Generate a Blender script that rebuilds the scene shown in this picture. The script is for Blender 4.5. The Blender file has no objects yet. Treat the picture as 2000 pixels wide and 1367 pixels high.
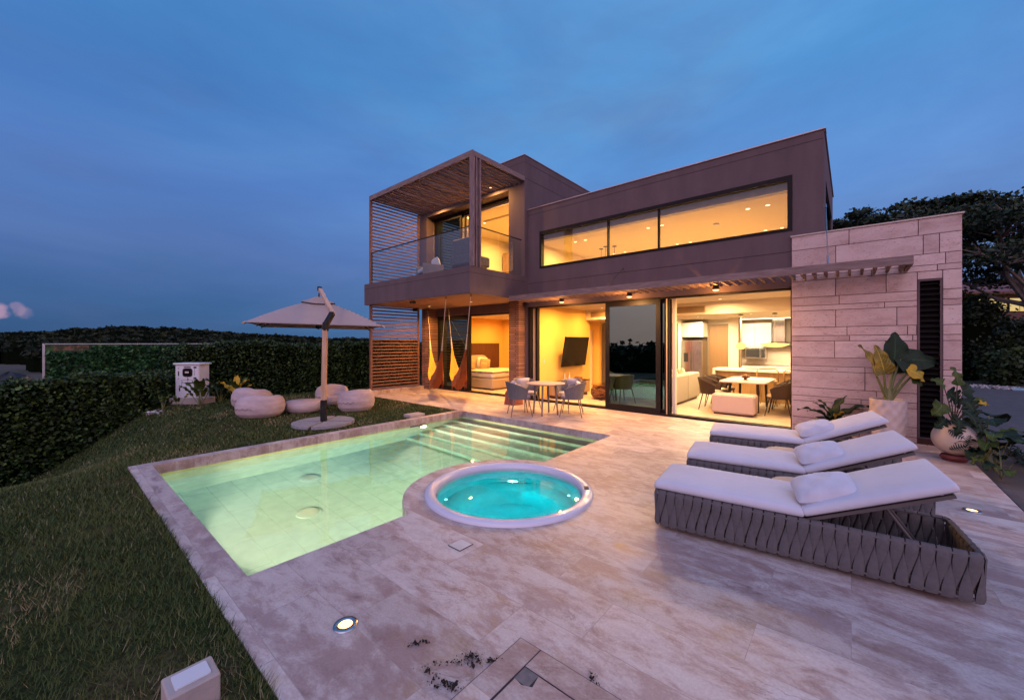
import bpy, bmesh, math, random
import numpy as np
from mathutils import Vector, Matrix
from mathutils.geometry import tessellate_polygon
random.seed(7); rng = np.random.default_rng(7)
R = math.radians
SC = bpy.context.scene
COL = SC.collection

# ------------------------------------------------------------------ camera
YAW = R(40.5)
cam_d = bpy.data.cameras.new('camera'); cam = bpy.data.objects.new('camera', cam_d); COL.objects.link(cam)
cam.location = (0, 0, 1.7); cam.rotation_euler = (R(90), 0, YAW)
cam_d.sensor_width = 36; cam_d.lens = 776/2000*36; cam_d.shift_y = -0.007
cam_d.clip_start = 0.05; cam_d.clip_end = 2000
SC.camera = cam
FW = Vector((-math.sin(YAW), math.cos(YAW), 0)); RT = Vector((math.cos(YAW), math.sin(YAW), 0))
def at(u, d, z=0.0):                       # a place in plan: bearing u (photo column), distance d along the view
    p = FW*d + RT*((u-1000)/776*d); return Vector((p.x, p.y, z))

# ------------------------------------------------------------------ world (dusk sky)
W = bpy.data.worlds.new('World'); SC.world = W; W.use_nodes = True
wn, wl = W.node_tree.nodes, W.node_tree.links; wn.clear()
def N(nt, t, **k):
    n = nt.nodes.new(t)
    for a, v in k.items():
        if a.startswith('i_'):
            key = a[2:]; n.inputs[int(key) if key.isdigit() else key.replace('_', ' ')].default_value = v
        else: setattr(n, a, v)
    return n
def ramp(nt, stops, interp='LINEAR'):
    r = nt.nodes.new('ShaderNodeValToRGB'); r.color_ramp.interpolation = interp
    e = r.color_ramp.elements
    while len(e) < len(stops): e.new(.5)
    for i, (p, c) in enumerate(stops):
        e[i].position = p; e[i].color = (c[0], c[1], c[2], 1) if not isinstance(c, (int, float)) else (c, c, c, 1)
    return r
T = W.node_tree
tc = N(T, 'ShaderNodeTexCoord')
sep = N(T, 'ShaderNodeSeparateXYZ'); wl.new(tc.outputs['Generated'], sep.inputs[0])
nz = N(T, 'ShaderNodeTexNoise', i_Scale=1.6, i_Detail=5.0, i_Roughness=.55)
mp = N(T, 'ShaderNodeMapping'); mp.inputs['Scale'].default_value = (1, 1, 3.2)
wl.new(tc.outputs['Generated'], mp.inputs[0]); wl.new(mp.outputs[0], nz.inputs[0])
zz = N(T, 'ShaderNodeMath', operation='MULTIPLY_ADD', i_1=.22, i_2=-.11); wl.new(nz.outputs[0], zz.inputs[0])
za = N(T, 'ShaderNodeMath', operation='ADD'); wl.new(sep.outputs[2], za.inputs[0]); wl.new(zz.outputs[0], za.inputs[1])
front = ramp(T, [(0.0, (.038, .098, .225)), (.06, (.047, .125, .295)), (.17, (.080, .160, .40)), (.32, (.078, .190, .50)), (.5, (.060, .205, .51)), (.75, (.070, .205, .49)), (1, (.09, .21, .48))])
back = ramp(T, [(0.0, (1.0, .50, .52)), (.12, (1.35, .72, .82)), (.35, (1.08, .82, 1.15)), (.7, (.58, .62, 1.20)), (1, (.36, .46, .98))])
wl.new(za.outputs[0], front.inputs[0]); wl.new(za.outputs[0], back.inputs[0])
def dot(v):
    d = N(T, 'ShaderNodeVectorMath', operation='DOT_PRODUCT'); wl.new(tc.outputs['Generated'], d.inputs[0]); d.inputs[1].default_value = v; return d.outputs['Value']
def mr(src, a, b, c, d):
    m = N(T, 'ShaderNodeMapRange', interpolation_type='SMOOTHSTEP'); wl.new(src, m.inputs[0])
    for i, v in enumerate((a, b, c, d)): m.inputs[i+1].default_value = v
    return m.outputs[0]
def mixc(fac, A, B, mode='MIX'):
    m = N(T, 'ShaderNodeMix', data_type='RGBA', blend_type=mode)
    if isinstance(fac, float): m.inputs[0].default_value = fac
    else: wl.new(fac, m.inputs[0])
    for s, i in ((A, 6), (B, 7)):
        if isinstance(s, tuple): m.inputs[i].default_value = s
        else: wl.new(s, m.inputs[i])
    return m.outputs[2]
right = mr(dot((RT.x, RT.y, 0)), -.75, .35, 0, 1)
c = mixc(right, front.outputs[0], (1.50, 1.42, 1.25, 1), 'MULTIPLY')
nz2 = N(T, 'ShaderNodeTexNoise', i_Scale=1.35, i_Detail=4.0, i_Roughness=.6); wl.new(mp.outputs[0], nz2.inputs[0])
cl = mr(nz2.outputs[0], .45, .70, 0, .34)
c = mixc(cl, c, (.115, .135, .30, 1))
nz3 = N(T, 'ShaderNodeTexNoise', i_Scale=2.4, i_Detail=7.0, i_Roughness=.6, i_Distortion=.4); mp3 = N(T, 'ShaderNodeMapping'); mp3.inputs['Scale'].default_value = (1, .55, 2.4); mp3.inputs['Rotation'].default_value = (R(14), R(-10), R(35)); wl.new(tc.outputs['Generated'], mp3.inputs[0]); wl.new(mp3.outputs[0], nz3.inputs[0])
bd = ramp(T, [(.28, (.90, .92, .96)), (.46, (1.02, 1.03, 1.04)), (.60, (1.16, 1.13, 1.09)), (.74, (1.30, 1.22, 1.12))]); wl.new(nz3.outputs[0], bd.inputs[0]); c = mixc(1.0, c, bd.outputs[0], 'MULTIPLY')
for (u, v, r_, s_) in ((3, 608, .017, .75), (-12, 606, .024, .75), (36, 604, .016, .40), (52, 608, .017, .28)):
    dv = (FW + RT*((u-1000)/776) + Vector((0, 0, -(v-669.5)/776))).normalized()
    nb = N(T, 'ShaderNodeTexNoise', i_Scale=45.0, i_Detail=4.0); wl.new(tc.outputs['Generated'], nb.inputs[0])
    ad = N(T, 'ShaderNodeMath', operation='MULTIPLY_ADD', i_1=.00018, i_2=-.00008); wl.new(nb.outputs[0], ad.inputs[0])
    ad2 = N(T, 'ShaderNodeMath', operation='ADD'); wl.new(dot(tuple(dv)), ad2.inputs[0]); wl.new(ad.outputs[0], ad2.inputs[1])
    k = mr(ad2.outputs[0], math.cos(r_*.62), math.cos(r_*.05), 0, s_)
    c = mixc(k, c, (.42, .28, .42, 1))
bk = mr(dot((-FW.x, -FW.y, .25)), -.12, .55, 0, 1)
c = mixc(bk, c, back.outputs[0])
bg = N(T, 'ShaderNodeBackground'); wl.new(c, bg.inputs[0]); bg.inputs[1].default_value = 1.0
wo = N(T, 'ShaderNodeOutputWorld'); wl.new(bg.outputs[0], wo.inputs[0])

# last afterglow of the sun, wide and weak, from behind the camera on the left
sd = bpy.data.lights.new('sun', 'SUN'); sd.energy = .55; sd.angle = R(50); sd.color = (1, .80, .98)
so = bpy.data.objects.new('sun', sd); COL.objects.link(so)
so.rotation_euler = Vector((.45, -.80, .55)).to_track_quat('Z', 'Y').to_euler()
so.location = (4, -8, 9)

SC.view_settings.view_transform = 'Standard'; SC.view_settings.look = 'None'
SC.view_settings.exposure = 0; SC.view_settings.gamma = 1
SC.cycles.max_bounces = 8; SC.cycles.diffuse_bounces = 4; SC.cycles.transparent_max_bounces = 16
SC.cycles.glossy_bounces = 4; SC.cycles.transmission_bounces = 8
SC.cycles.caustics_reflective = False; SC.cycles.caustics_refractive = False
SC.cycles.sample_clamp_indirect = 4.0; SC.cycles.use_denoising = True
SC.cycles.blur_glossy = .5

# ------------------------------------------------------------------ materials
MATS = {}
def newmat(name):
    m = bpy.data.materials.new(name); m.use_nodes = True; m.node_tree.nodes.clear(); MATS[name] = m; return m, m.node_tree
def mat(name, col, rough=.6, col2=None, scale=4., stretch=(1, 1, 1), bump=0., bscale=None, metal=0., spec=.5, detail=4., emit=None, es=0., sheen=0., coat=0., lo=.35, hi=.65):
    m, t = newmat(name); L = t.links
    o = N(t, 'ShaderNodeOutputMaterial'); p = N(t, 'ShaderNodeBsdfPrincipled'); L.new(p.outputs[0], o.inputs[0])
    p.inputs['Roughness'].default_value = rough; p.inputs['Metallic'].default_value = metal
    p.inputs['Specular IOR Level'].default_value = spec; p.inputs['Sheen Weight'].default_value = sheen
    p.inputs['Coat Weight'].default_value = coat
    p.inputs['Base Color'].default_value = (*col, 1)
    g = N(t, 'ShaderNodeTexCoord'); mpn = N(t, 'ShaderNodeMapping'); mpn.inputs['Scale'].default_value = stretch
    L.new(g.outputs['Object'], mpn.inputs[0])
    if col2 is None: col2 = tuple(c*.82 for c in col)
    n = N(t, 'ShaderNodeTexNoise', i_Scale=scale, i_Detail=detail, i_Roughness=.6); L.new(mpn.outputs[0], n.inputs[0])
    r = ramp(t, [(lo, col), (hi, col2)]); L.new(n.outputs[0], r.inputs[0]); L.new(r.outputs[0], p.inputs['Base Color'])
    if bump:
        b = N(t, 'ShaderNodeTexNoise', i_Scale=bscale or scale*6, i_Detail=3.); L.new(mpn.outputs[0], b.inputs[0])
        bb = N(t, 'ShaderNodeBump', i_Strength=bump, i_Distance=.01); L.new(b.outputs[0], bb.inputs['Height']); L.new(bb.outputs[0], p.inputs['Normal'])
    if emit: p.inputs['Emission Color'].default_value = (*emit, 1); p.inputs['Emission Strength'].default_value = es
    return m
def emis(name, col, s):
    m, t = newmat(name); o = N(t, 'ShaderNodeOutputMaterial'); e = N(t, 'ShaderNodeEmission'); e.inputs[0].default_value = (*col, 1); e.inputs[1].default_value = s
    t.links.new(e.outputs[0], o.inputs[0]); return m
def glass(name, tint, refl, glosscol=(1, 1, 1), ior=1.5, rough=0.):
    m, t = newmat(name); L = t.links; o = N(t, 'ShaderNodeOutputMaterial')
    a = N(t, 'ShaderNodeBsdfTransparent'); a.inputs[0].default_value = (*tint, 1)
    gl = N(t, 'ShaderNodeBsdfGlossy'); gl.inputs[0].default_value = (*glosscol, 1); gl.inputs['Roughness'].default_value = rough
    fr = N(t, 'ShaderNodeFresnel', i_IOR=ior)
    ma = N(t, 'ShaderNodeMath', operation='MULTIPLY_ADD', use_clamp=True); ma.inputs[1].default_value = 1.; ma.inputs[2].default_value = refl; L.new(fr.outputs[0], ma.inputs[0])
    ge = N(t, 'ShaderNodeNewGeometry'); iv = N(t, 'ShaderNodeMath', operation='SUBTRACT', i_0=1.); L.new(ge.outputs['Backfacing'], iv.inputs[1])
    mf = N(t, 'ShaderNodeMath', operation='MULTIPLY'); L.new(ma.outputs[0], mf.inputs[0]); L.new(iv.outputs[0], mf.inputs[1])
    mx = N(t, 'ShaderNodeMixShader'); L.new(mf.outputs[0], mx.inputs[0]); L.new(a.outputs[0], mx.inputs[1]); L.new(gl.outputs[0], mx.inputs[2]); L.new(mx.outputs[0], o.inputs[0])
    return m
def water(name, absorb, density, bump, ws=6.):
    m, t = newmat(name); L = t.links; o = N(t, 'ShaderNodeOutputMaterial')
    gl = N(t, 'ShaderNodeBsdfGlass'); gl.inputs['IOR'].default_value = 1.33; gl.inputs['Roughness'].default_value = 0
    g = N(t, 'ShaderNodeTexCoord'); n = N(t, 'ShaderNodeTexNoise', i_Scale=ws, i_Detail=2.); L.new(g.outputs['Object'], n.inputs[0])
    b = N(t, 'ShaderNodeBump', i_Strength=bump, i_Distance=.02); L.new(n.outputs[0], b.inputs['Height']); L.new(b.outputs[0], gl.inputs['Normal'])
    L.new(gl.outputs[0], o.inputs[0])
    v = N(t, 'ShaderNodeVolumeAbsorption'); v.inputs[0].default_value = (*absorb, 1); v.inputs[1].default_value = density; L.new(v.outputs[0], o.inputs['Volume'])
    return m

def travertine():
    m, t = newmat('travertine'); L = t.links
    o = N(t, 'ShaderNodeOutputMaterial'); p = N(t, 'ShaderNodeBsdfPrincipled'); L.new(p.outputs[0], o.inputs[0])
    g = N(t, 'ShaderNodeTexCoord'); ob = g.outputs['Object']
    br = N(t, 'ShaderNodeTexBrick', offset=.37, offset_frequency=2, squash=1.0, i_Scale=1.0)
    br.inputs['Brick Width'].default_value = 1.18; br.inputs['Row Height'].default_value = .40; br.inputs['Mortar Size'].default_value = .0022
    br.inputs['Color1'].default_value = (0, 0, 0, 1); br.inputs['Color2'].default_value = (1, 1, 1, 1); br.inputs['Mortar'].default_value = (.4, .4, .4, 1); br.inputs['Bias'].default_value = 0
    L.new(ob, br.inputs[0])
    # each slab shifts the veining so that it breaks at the joints
    sh = N(t, 'ShaderNodeVectorMath', operation='SCALE'); L.new(br.outputs['Color'], sh.inputs[0]); sh.inputs['Scale'].default_value = 37.
    ad = N(t, 'ShaderNodeVectorMath', operation='ADD'); L.new(ob, ad.inputs[0]); L.new(sh.outputs[0], ad.inputs[1])
    m1 = N(t, 'ShaderNodeMapping'); m1.inputs['Scale'].default_value = (1.0, 2.1, 1); L.new(ad.outputs[0], m1.inputs[0])
    v = N(t, 'ShaderNodeTexNoise', i_Scale=3.1, i_Detail=12., i_Roughness=.74, i_Distortion=.35); L.new(m1.outputs[0], v.inputs[0])
    rv = ramp(t, [(.33, (.27, .18, .155)), (.42, (.45, .345, .31)), (.50, (.57, .49, .45)), (.66, (.65, .59, .55))]); L.new(v.outputs[0], rv.inputs[0])
    m2 = N(t, 'ShaderNodeMapping'); m2.inputs['Scale'].default_value = (1.0, 1.7, 1); L.new(ad.outputs[0], m2.inputs[0])
    s = N(t, 'ShaderNodeTexNoise', i_Scale=1.5, i_Detail=12., i_Roughness=.74, i_Distortion=.25); L.new(m2.outputs[0], s.inputs[0])
    rs = ramp(t, [(.49, 0.), (.58, .75)]); L.new(s.outputs[0], rs.inputs[0])
    mx = N(t, 'ShaderNodeMix', data_type='RGBA'); L.new(rs.outputs[0], mx.inputs[0]); L.new(rv.outputs[0], mx.inputs[6]); mx.inputs[7].default_value = (.37, .25, .225, 1)
    # ochre rust stains
    s2 = N(t, 'ShaderNodeTexNoise', i_Scale=2.6, i_Detail=6., i_Roughness=.7); L.new(ad.outputs[0], s2.inputs[0])
    r2 = ramp(t, [(.56, 0.), (.68, .6)]); L.new(s2.outputs[0], r2.inputs[0])
    mx2 = N(t, 'ShaderNodeMix', data_type='RGBA'); L.new(r2.outputs[0], mx2.inputs[0]); L.new(mx.outputs[2], mx2.inputs[6]); mx2.inputs[7].default_value = (.42, .29, .17, 1)
    # dark hairline veins
    w = N(t, 'ShaderNodeTexNoise', i_Scale=1.7, i_Detail=8., i_Roughness=.62, i_Distortion=1.1); L.new(m1.outputs[0], w.inputs[0])
    rw = ramp(t, [(.484, 0.), (.498, .55), (.512, 0.)]); L.new(w.outputs[0], rw.inputs[0])
    wm = N(t, 'ShaderNodeTexNoise', i_Scale=1.4, i_Detail=2.); L.new(ad.outputs[0], wm.inputs[0]); rwm = ramp(t, [(.5, 0.), (.62, 1.)]); L.new(wm.outputs[0], rwm.inputs[0])
    wmul = N(t, 'ShaderNodeMath', operation='MULTIPLY'); L.new(rw.outputs[0], wmul.inputs[0]); L.new(rwm.outputs[0], wmul.inputs[1])
    mx3 = N(t, 'ShaderNodeMix', data_type='RGBA'); L.new(wmul.outputs[0], mx3.inputs[0]); L.new(mx2.outputs[2], mx3.inputs[6]); mx3.inputs[7].default_value = (.20, .12, .10, 1)
    # slab tone and joint
    tone = ramp(t, [(0, (.74, .71, .70)), (1, (.99, .99, .98))]); L.new(br.outputs['Color'], tone.inputs[0])
    mm = N(t, 'ShaderNodeMix', data_type='RGBA', blend_type='MULTIPLY'); mm.inputs[0].default_value = 1; L.new(mx3.outputs[2], mm.inputs[6]); L.new(tone.outputs[0], mm.inputs[7])
    mj = N(t, 'ShaderNodeMix', data_type='RGBA'); jf = N(t, 'ShaderNodeMath', operation='MULTIPLY', i_1=.55); L.new(br.outputs['Fac'], jf.inputs[0]); L.new(jf.outputs[0], mj.inputs[0]); L.new(mm.outputs[2], mj.inputs[6]); mj.inputs[7].default_value = (.30, .24, .22, 1)
    # fine grain
    gr = N(t, 'ShaderNodeTexNoise', i_Scale=70., i_Detail=3.); L.new(ob, gr.inputs[0]); rg = ramp(t, [(.3, (.88, .88, .88)), (.7, (1.06, 1.06, 1.06))]); L.new(gr.outputs[0], rg.inputs[0])
    mg = N(t, 'ShaderNodeMix', data_type='RGBA', blend_type='MULTIPLY'); mg.inputs[0].default_value = 1; L.new(mj.outputs[2], mg.inputs[6]); L.new(rg.outputs[0], mg.inputs[7])
    L.new(mg.outputs[2], p.inputs['Base Color'])
    rr = ramp(t, [(.3, .34), (.7, .62)]); L.new(v.outputs[0], rr.inputs[0]); L.new(rr.outputs[0], p.inputs['Roughness'])
    # pits
    pv = N(t, 'ShaderNodeTexNoise', i_Scale=26., i_Detail=6., i_Roughness=.7); L.new(m1.outputs[0], pv.inputs[0])
    pr = ramp(t, [(.30, 0.), (.42, 1.)]); L.new(pv.outputs[0], pr.inputs[0])
    bb = N(t, 'ShaderNodeBump', i_Strength=.25, i_Distance=.004); L.new(pr.outputs[0], bb.inputs['Height'])
    bj = N(t, 'ShaderNodeBump', i_Strength=.5, i_Distance=.003, invert=True); L.new(br.outputs['Fac'], bj.inputs['Height']); L.new(bb.outputs[0], bj.inputs['Normal']); L.new(bj.outputs[0], p.inputs['Normal'])
    return m
travertine()

def tiles(name, base, grout, w, h, size, rough, vary=.12, offset=.5, rot=None, bump=.4):
    m, t = newmat(name); L = t.links
    o = N(t, 'ShaderNodeOutputMaterial'); p = N(t, 'ShaderNodeBsdfPrincipled'); L.new(p.outputs[0], o.inputs[0]); p.inputs['Roughness'].default_value = rough
    g = N(t, 'ShaderNodeTexCoord'); mp_ = N(t, 'ShaderNodeMapping'); L.new(g.outputs['Object'], mp_.inputs[0])
    if rot: mp_.inputs['Rotation'].default_value = rot
    b = N(t, 'ShaderNodeTexBrick', offset=offset, i_Scale=1.0); L.new(mp_.outputs[0], b.inputs[0])
    b.inputs['Brick Width'].default_value = w; b.inputs['Row Height'].default_value = h; b.inputs['Mortar Size'].default_value = size
    b.inputs['Color1'].default_value = (*[c*(1-vary) for c in base], 1); b.inputs['Color2'].default_value = (*[c*(1+vary) for c in base], 1); b.inputs['Mortar'].default_value = (*grout, 1)
    n = N(t, 'ShaderNodeTexNoise', i_Scale=5., i_Detail=6.); L.new(mp_.outputs[0], n.inputs[0]); r = ramp(t, [(.3, (.8, .8, .8)), (.7, (1.1, 1.1, 1.1))]); L.new(n.outputs[0], r.inputs[0])
    mm = N(t, 'ShaderNodeMix', data_type='RGBA', blend_type='MULTIPLY'); mm.inputs[0].default_value = 1; L.new(b.outputs['Color'], mm.inputs[6]); L.new(r.outputs[0], mm.inputs[7]); L.new(mm.outputs[2], p.inputs['Base Color'])
    if bump:
        bb = N(t, 'ShaderNodeBump', i_Strength=bump, i_Distance=.006, invert=True); L.new(b.outputs['Fac'], bb.inputs['Height']); L.new(bb.outputs[0], p.inputs['Normal'])
    return m
tiles('pool_tile', (.58, .57, .53), (.48, .47, .43), .62, .31, .008, .35, .06)
tiles('pool_tile_wall', (.66, .62, .52), (.52, .54, .46), .31, 4., .008, .35, .05, 0, (R(90), 0, R(90)))
tiles('lit_waterline_tile', (.60, .43, .20), (.25, .2, .15), .31, 4., .004, .4, .12, 0, (R(90), 0, 0))  # ochre pushed yellower: pool lamp glow put into the band's colour
tiles('brick', (.27, .125, .085), (.075, .05, .04), .46, .062, .013, .85, .3, .5, (R(90), 0, 0), 1.)
tiles('grey_paver', (.085, .07, .068), (.07, .06, .06), .24, .12, .006, .8, .15)
tiles('pale_floor', (.66, .56, .42), (.50, .42, .32), 1.2, .2, .003, .35, .05, .5, None, .1)
def stone():
    m, t = newmat('ashlar_stone'); L = t.links
    o = N(t, 'ShaderNodeOutputMaterial'); p = N(t, 'ShaderNodeBsdfPrincipled'); L.new(p.outputs[0], o.inputs[0]); p.inputs['Roughness'].default_value = .85
    g = N(t, 'ShaderNodeTexCoord'); at_ = N(t, 'ShaderNodeAttribute', attribute_name='tone')
    ad = N(t, 'ShaderNodeVectorMath', operation='MULTIPLY_ADD'); L.new(at_.outputs['Color'], ad.inputs[0]); ad.inputs[1].default_value = (31, 17, 23); L.new(g.outputs['Object'], ad.inputs[2])
    mp_ = N(t, 'ShaderNodeMapping'); mp_.inputs['Scale'].default_value = (1, 1, 2.2); L.new(ad.outputs[0], mp_.inputs[0])
    n = N(t, 'ShaderNodeTexNoise', i_Scale=2.2, i_Detail=9., i_Roughness=.65, i_Distortion=.4); L.new(mp_.outputs[0], n.inputs[0])
    r = ramp(t, [(.3, (.43, .30, .26)), (.5, (.57, .43, .385)), (.7, (.62, .50, .45))]); L.new(n.outputs[0], r.inputs[0])
    tn = ramp(t, [(0, (.86, .80, .80)), (.5, (1, .97, .97)), (1, (1.06, 1.05, 1.05))]); L.new(at_.outputs['Fac'], tn.inputs[0])
    mm = N(t, 'ShaderNodeMix', data_type='RGBA', blend_type='MULTIPLY'); mm.inputs[0].default_value = 1; L.new(r.outputs[0], mm.inputs[6]); L.new(tn.outputs[0], mm.inputs[7])
    pt = N(t, 'ShaderNodeTexNoise', i_Scale=26., i_Detail=5., i_Roughness=.75); L.new(mp_.outputs[0], pt.inputs[0]); pr = ramp(t, [(.33, .0), (.41, 1.)]); L.new(pt.outputs[0], pr.inputs[0])
    m2 = N(t, 'ShaderNodeMix', data_type='RGBA'); L.new(pr.outputs[0], m2.inputs[0]); m2.inputs[6].default_value = (.22, .13, .10, 1); L.new(mm.outputs[2], m2.inputs[7]); L.new(m2.outputs[2], p.inputs['Base Color'])
    bb = N(t, 'ShaderNodeBump', i_Strength=.5, i_Distance=.008); L.new(pr.outputs[0], bb.inputs['Height']); L.new(bb.outputs[0], p.inputs['Normal'])
stone()
def grassmat():
    m, t = newmat('lawn_soil'); L = t.links
    o = N(t, 'ShaderNodeOutputMaterial'); p = N(t, 'ShaderNodeBsdfPrincipled'); L.new(p.outputs[0], o.inputs[0]); p.inputs['Roughness'].default_value = 1; p.inputs['Specular IOR Level'].default_value = .1
    g = N(t, 'ShaderNodeTexCoord')
    n = N(t, 'ShaderNodeTexNoise', i_Scale=.9, i_Detail=8., i_Roughness=.65); L.new(g.outputs['Object'], n.inputs[0])
    r = ramp(t, [(.36, (.020, .034, .008)), (.52, (.032, .042, .013)), (.64, (.085, .065, .032)), (.74, (.17, .12, .07))]); L.new(n.outputs[0], r.inputs[0])
    f = N(t, 'ShaderNodeTexNoise', i_Scale=40., i_Detail=4.); L.new(g.outputs['Object'], f.inputs[0]); rf = ramp(t, [(.35, (.5, .5, .5)), (.65, (1.3, 1.3, 1.3))]); L.new(f.outputs[0], rf.inputs[0])
    mm = N(t, 'ShaderNodeMix', data_type='RGBA', blend_type='MULTIPLY'); mm.inputs[0].default_value = 1; L.new(r.outputs[0], mm.inputs[6]); L.new(rf.outputs[0], mm.inputs[7]); L.new(mm.outputs[2], p.inputs['Base Color'])
    bb = N(t, 'ShaderNodeBump', i_Strength=.8, i_Distance=.03); L.new(f.outputs[0], bb.inputs['Height']); L.new(bb.outputs[0], p.inputs['Normal'])
grassmat()
def leafmat(name, stops, rough=.55, vein=0.):
    m, t = newmat(name); L = t.links
    o = N(t, 'ShaderNodeOutputMaterial'); p = N(t, 'ShaderNodeBsdfPrincipled'); L.new(p.outputs[0], o.inputs[0]); p.inputs['Roughness'].default_value = rough; p.inputs['Specular IOR Level'].default_value = .3
    a = N(t, 'ShaderNodeAttribute', attribute_name='tone'); r = ramp(t, stops); L.new(a.outputs['Fac'], r.inputs[0]); L.new(r.outputs[0], p.inputs['Base Color'])
    return m
leafmat('grass_blade', [(0, (.022, .042, .008)), (.5, (.055, .085, .016)), (.84, (.11, .125, .032)), (1, (.33, .24, .14))], .7)
leafmat('hedge_leaf', [(0, (.006, .016, .004)), (.6, (.020, .046, .010)), (.88, (.05, .10, .02)), (1, (.10, .16, .035))]); leafmat('fake_leaf', [(0, (.004, .03, .012)), (.6, (.018, .085, .026)), (1, (.07, .19, .05))])
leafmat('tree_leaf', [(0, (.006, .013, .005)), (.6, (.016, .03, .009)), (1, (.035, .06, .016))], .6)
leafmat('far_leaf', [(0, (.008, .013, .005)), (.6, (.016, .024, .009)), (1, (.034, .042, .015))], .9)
leafmat('shrub_leaf', [(0, (.008, .018, .005)), (.6, (.025, .045, .012)), (1, (.06, .09, .02))], .6)
def bigleaf(name, c1, c2, rough=.42):
    m, t = newmat(name); L = t.links
    o = N(t, 'ShaderNodeOutputMaterial'); p = N(t, 'ShaderNodeBsdfPrincipled'); L.new(p.outputs[0], o.inputs[0]); p.inputs['Roughness'].default_value = rough; p.inputs['Specular IOR Level'].default_value = .2
    a = N(t, 'ShaderNodeAttribute', attribute_name='uvl'); s = N(t, 'ShaderNodeSeparateXYZ'); L.new(a.outputs['Vector'], s.inputs[0])
    # side veins run out from the midrib
    ab = N(t, 'ShaderNodeMath', operation='ABSOLUTE'); L.new(s.outputs[1], ab.inputs[0])
    k = N(t, 'ShaderNodeMath', operation='MULTIPLY_ADD', i_1=9.); L.new(s.outputs[0], k.inputs[0]); k2 = N(t, 'ShaderNodeMath', operation='MULTIPLY', i_1=-3.2); L.new(ab.outputs[0], k2.inputs[0]); L.new(k2.outputs[0], k.inputs[2])
    fr = N(t, 'ShaderNodeMath', operation='FRACT'); L.new(k.outputs[0], fr.inputs[0])
    rv = ramp(t, [(0, 1.), (.09, 0.), (.93, 0.), (1, 1.)]); L.new(fr.outputs[0], rv.inputs[0])
    rm = ramp(t, [(0, 1.), (.035, 1.), (.07, 0.)]); L.new(ab.outputs[0], rm.inputs[0])
    mxv = N(t, 'ShaderNodeMath', operation='MAXIMUM'); L.new(rv.outputs[0], mxv.inputs[0]); L.new(rm.outputs[0], mxv.inputs[1])
    mv = N(t, 'ShaderNodeMath', operation='MULTIPLY', i_1=.6); L.new(mxv.outputs[0], mv.inputs[0])
    g = N(t, 'ShaderNodeTexCoord'); n = N(t, 'ShaderNodeTexNoise', i_Scale=7., i_Detail=4.); L.new(g.outputs['Object'], n.inputs[0]); r = ramp(t, [(.35, c1), (.65, c2)]); L.new(n.outputs[0], r.inputs[0])
    mx = N(t, 'ShaderNodeMix', data_type='RGBA'); L.new(mv.outputs[0], mx.inputs[0]); L.new(r.outputs[0], mx.inputs[6]); mx.inputs[7].default_value = (*[min(1, c*2.2+.01) for c in c2], 1); L.new(mx.outputs[2], p.inputs['Base Color'])
    bb = N(t, 'ShaderNodeBump', i_Strength=.4, i_Distance=.01); L.new(mxv.outputs[0], bb.inputs['Height']); L.new(bb.outputs[0], p.inputs['Normal'])
bigleaf('leaf_dark', (.006, .016, .007), (.012, .029, .011), .6)
bigleaf('leaf_green', (.026, .050, .009), (.055, .078, .013), .6)
bigleaf('leaf_yellow', (.46, .26, .015), (.30, .21, .02), .6)
bigleaf('leaf_mottled', (.06, .065, .012), (.30, .20, .03))
mat('hole_grey', (.20, .18, .17), .9, (.10, .09, .09), 9.); mat('stem_green', (.10, .12, .03), .5, (.16, .15, .05)); mat('stem_dark', (.03, .035, .015), .6)
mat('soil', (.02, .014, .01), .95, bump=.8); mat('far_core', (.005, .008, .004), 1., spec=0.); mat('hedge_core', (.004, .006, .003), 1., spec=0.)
mat('stucco', (.126, .086, .088), .92, (.098, .066, .070), 2.6, (1, 1, .30), bump=.3, bscale=110., detail=9., lo=.32, hi=.68)
mat('stucco_groove', (.05, .03, .035), .95)
mat('cap_metal', (.52, .40, .38), .4, metal=.4)
mat('soffit_paint', (.34, .22, .15), .85, (.30, .19, .13), 2.)
mat('weathered_wood', (.24, .15, .12), .8, (.10, .055, .045), 3., (9, 1.2, 9), bump=.5, bscale=20., lo=.3, hi=.7)
mat('weathered_wood_x', (.27, .19, .17), .8, (.15, .10, .09), 3., (1.2, 9, 9), bump=.5, bscale=20., lo=.3, hi=.7)
mat('weathered_wood_z', (.30, .21, .20), .8, (.12, .075, .07), 3., (9, 9, 1.0), bump=.5, bscale=20., lo=.3, hi=.7)
mat('screen_wood', (.22, .105, .07), .7, (.13, .055, .04), 3., (9, 1.2, 9), bump=.4, bscale=20.)
mat('dark_frame', (.011, .008, .007), .6, (.009, .006, .006), spec=.2); mat('black_metal', (.010, .010, .011), .5, spec=.25)
mat('pale_jamb', (.60, .42, .24), .6); mat('steel', (.5, .5, .5), .25, metal=1.)
mat('plaster', (.70, .58, .42), .9, (.67, .55, .40), 2.); mat('plaster_gold', (.76, .47, .13), .9, (.74, .45, .12), 2.)
mat('plaster_pale', (.78, .70, .58), .9, (.76, .68, .56), 2.)
mat('gold_ceiling', (.78, .66, .46), .9, (.77, .65, .45), 1.)
mat('walnut', (.085, .028, .016), .5, (.05, .016, .01), 3., (6, 6, .8)); mat('red_wood', (.30, .055, .02), .5, (.22, .04, .015), 3., (8, 8, .7))
mat('oak', (.45, .28, .13), .5, (.36, .22, .10), 3., (8, 8, .8)); mat('brown_door', (.26, .14, .06), .5, (.22, .12, .05), 2., (8, 8, .6))
mat('white_gloss', (.78, .74, .66), .25, (.77, .73, .65), 1.)
mat('grille', (.22, .15, .09), .6); mat('linen', (.62, .52, .38), .95, (.56, .46, .33), 30., bump=.3, bscale=200.)
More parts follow.
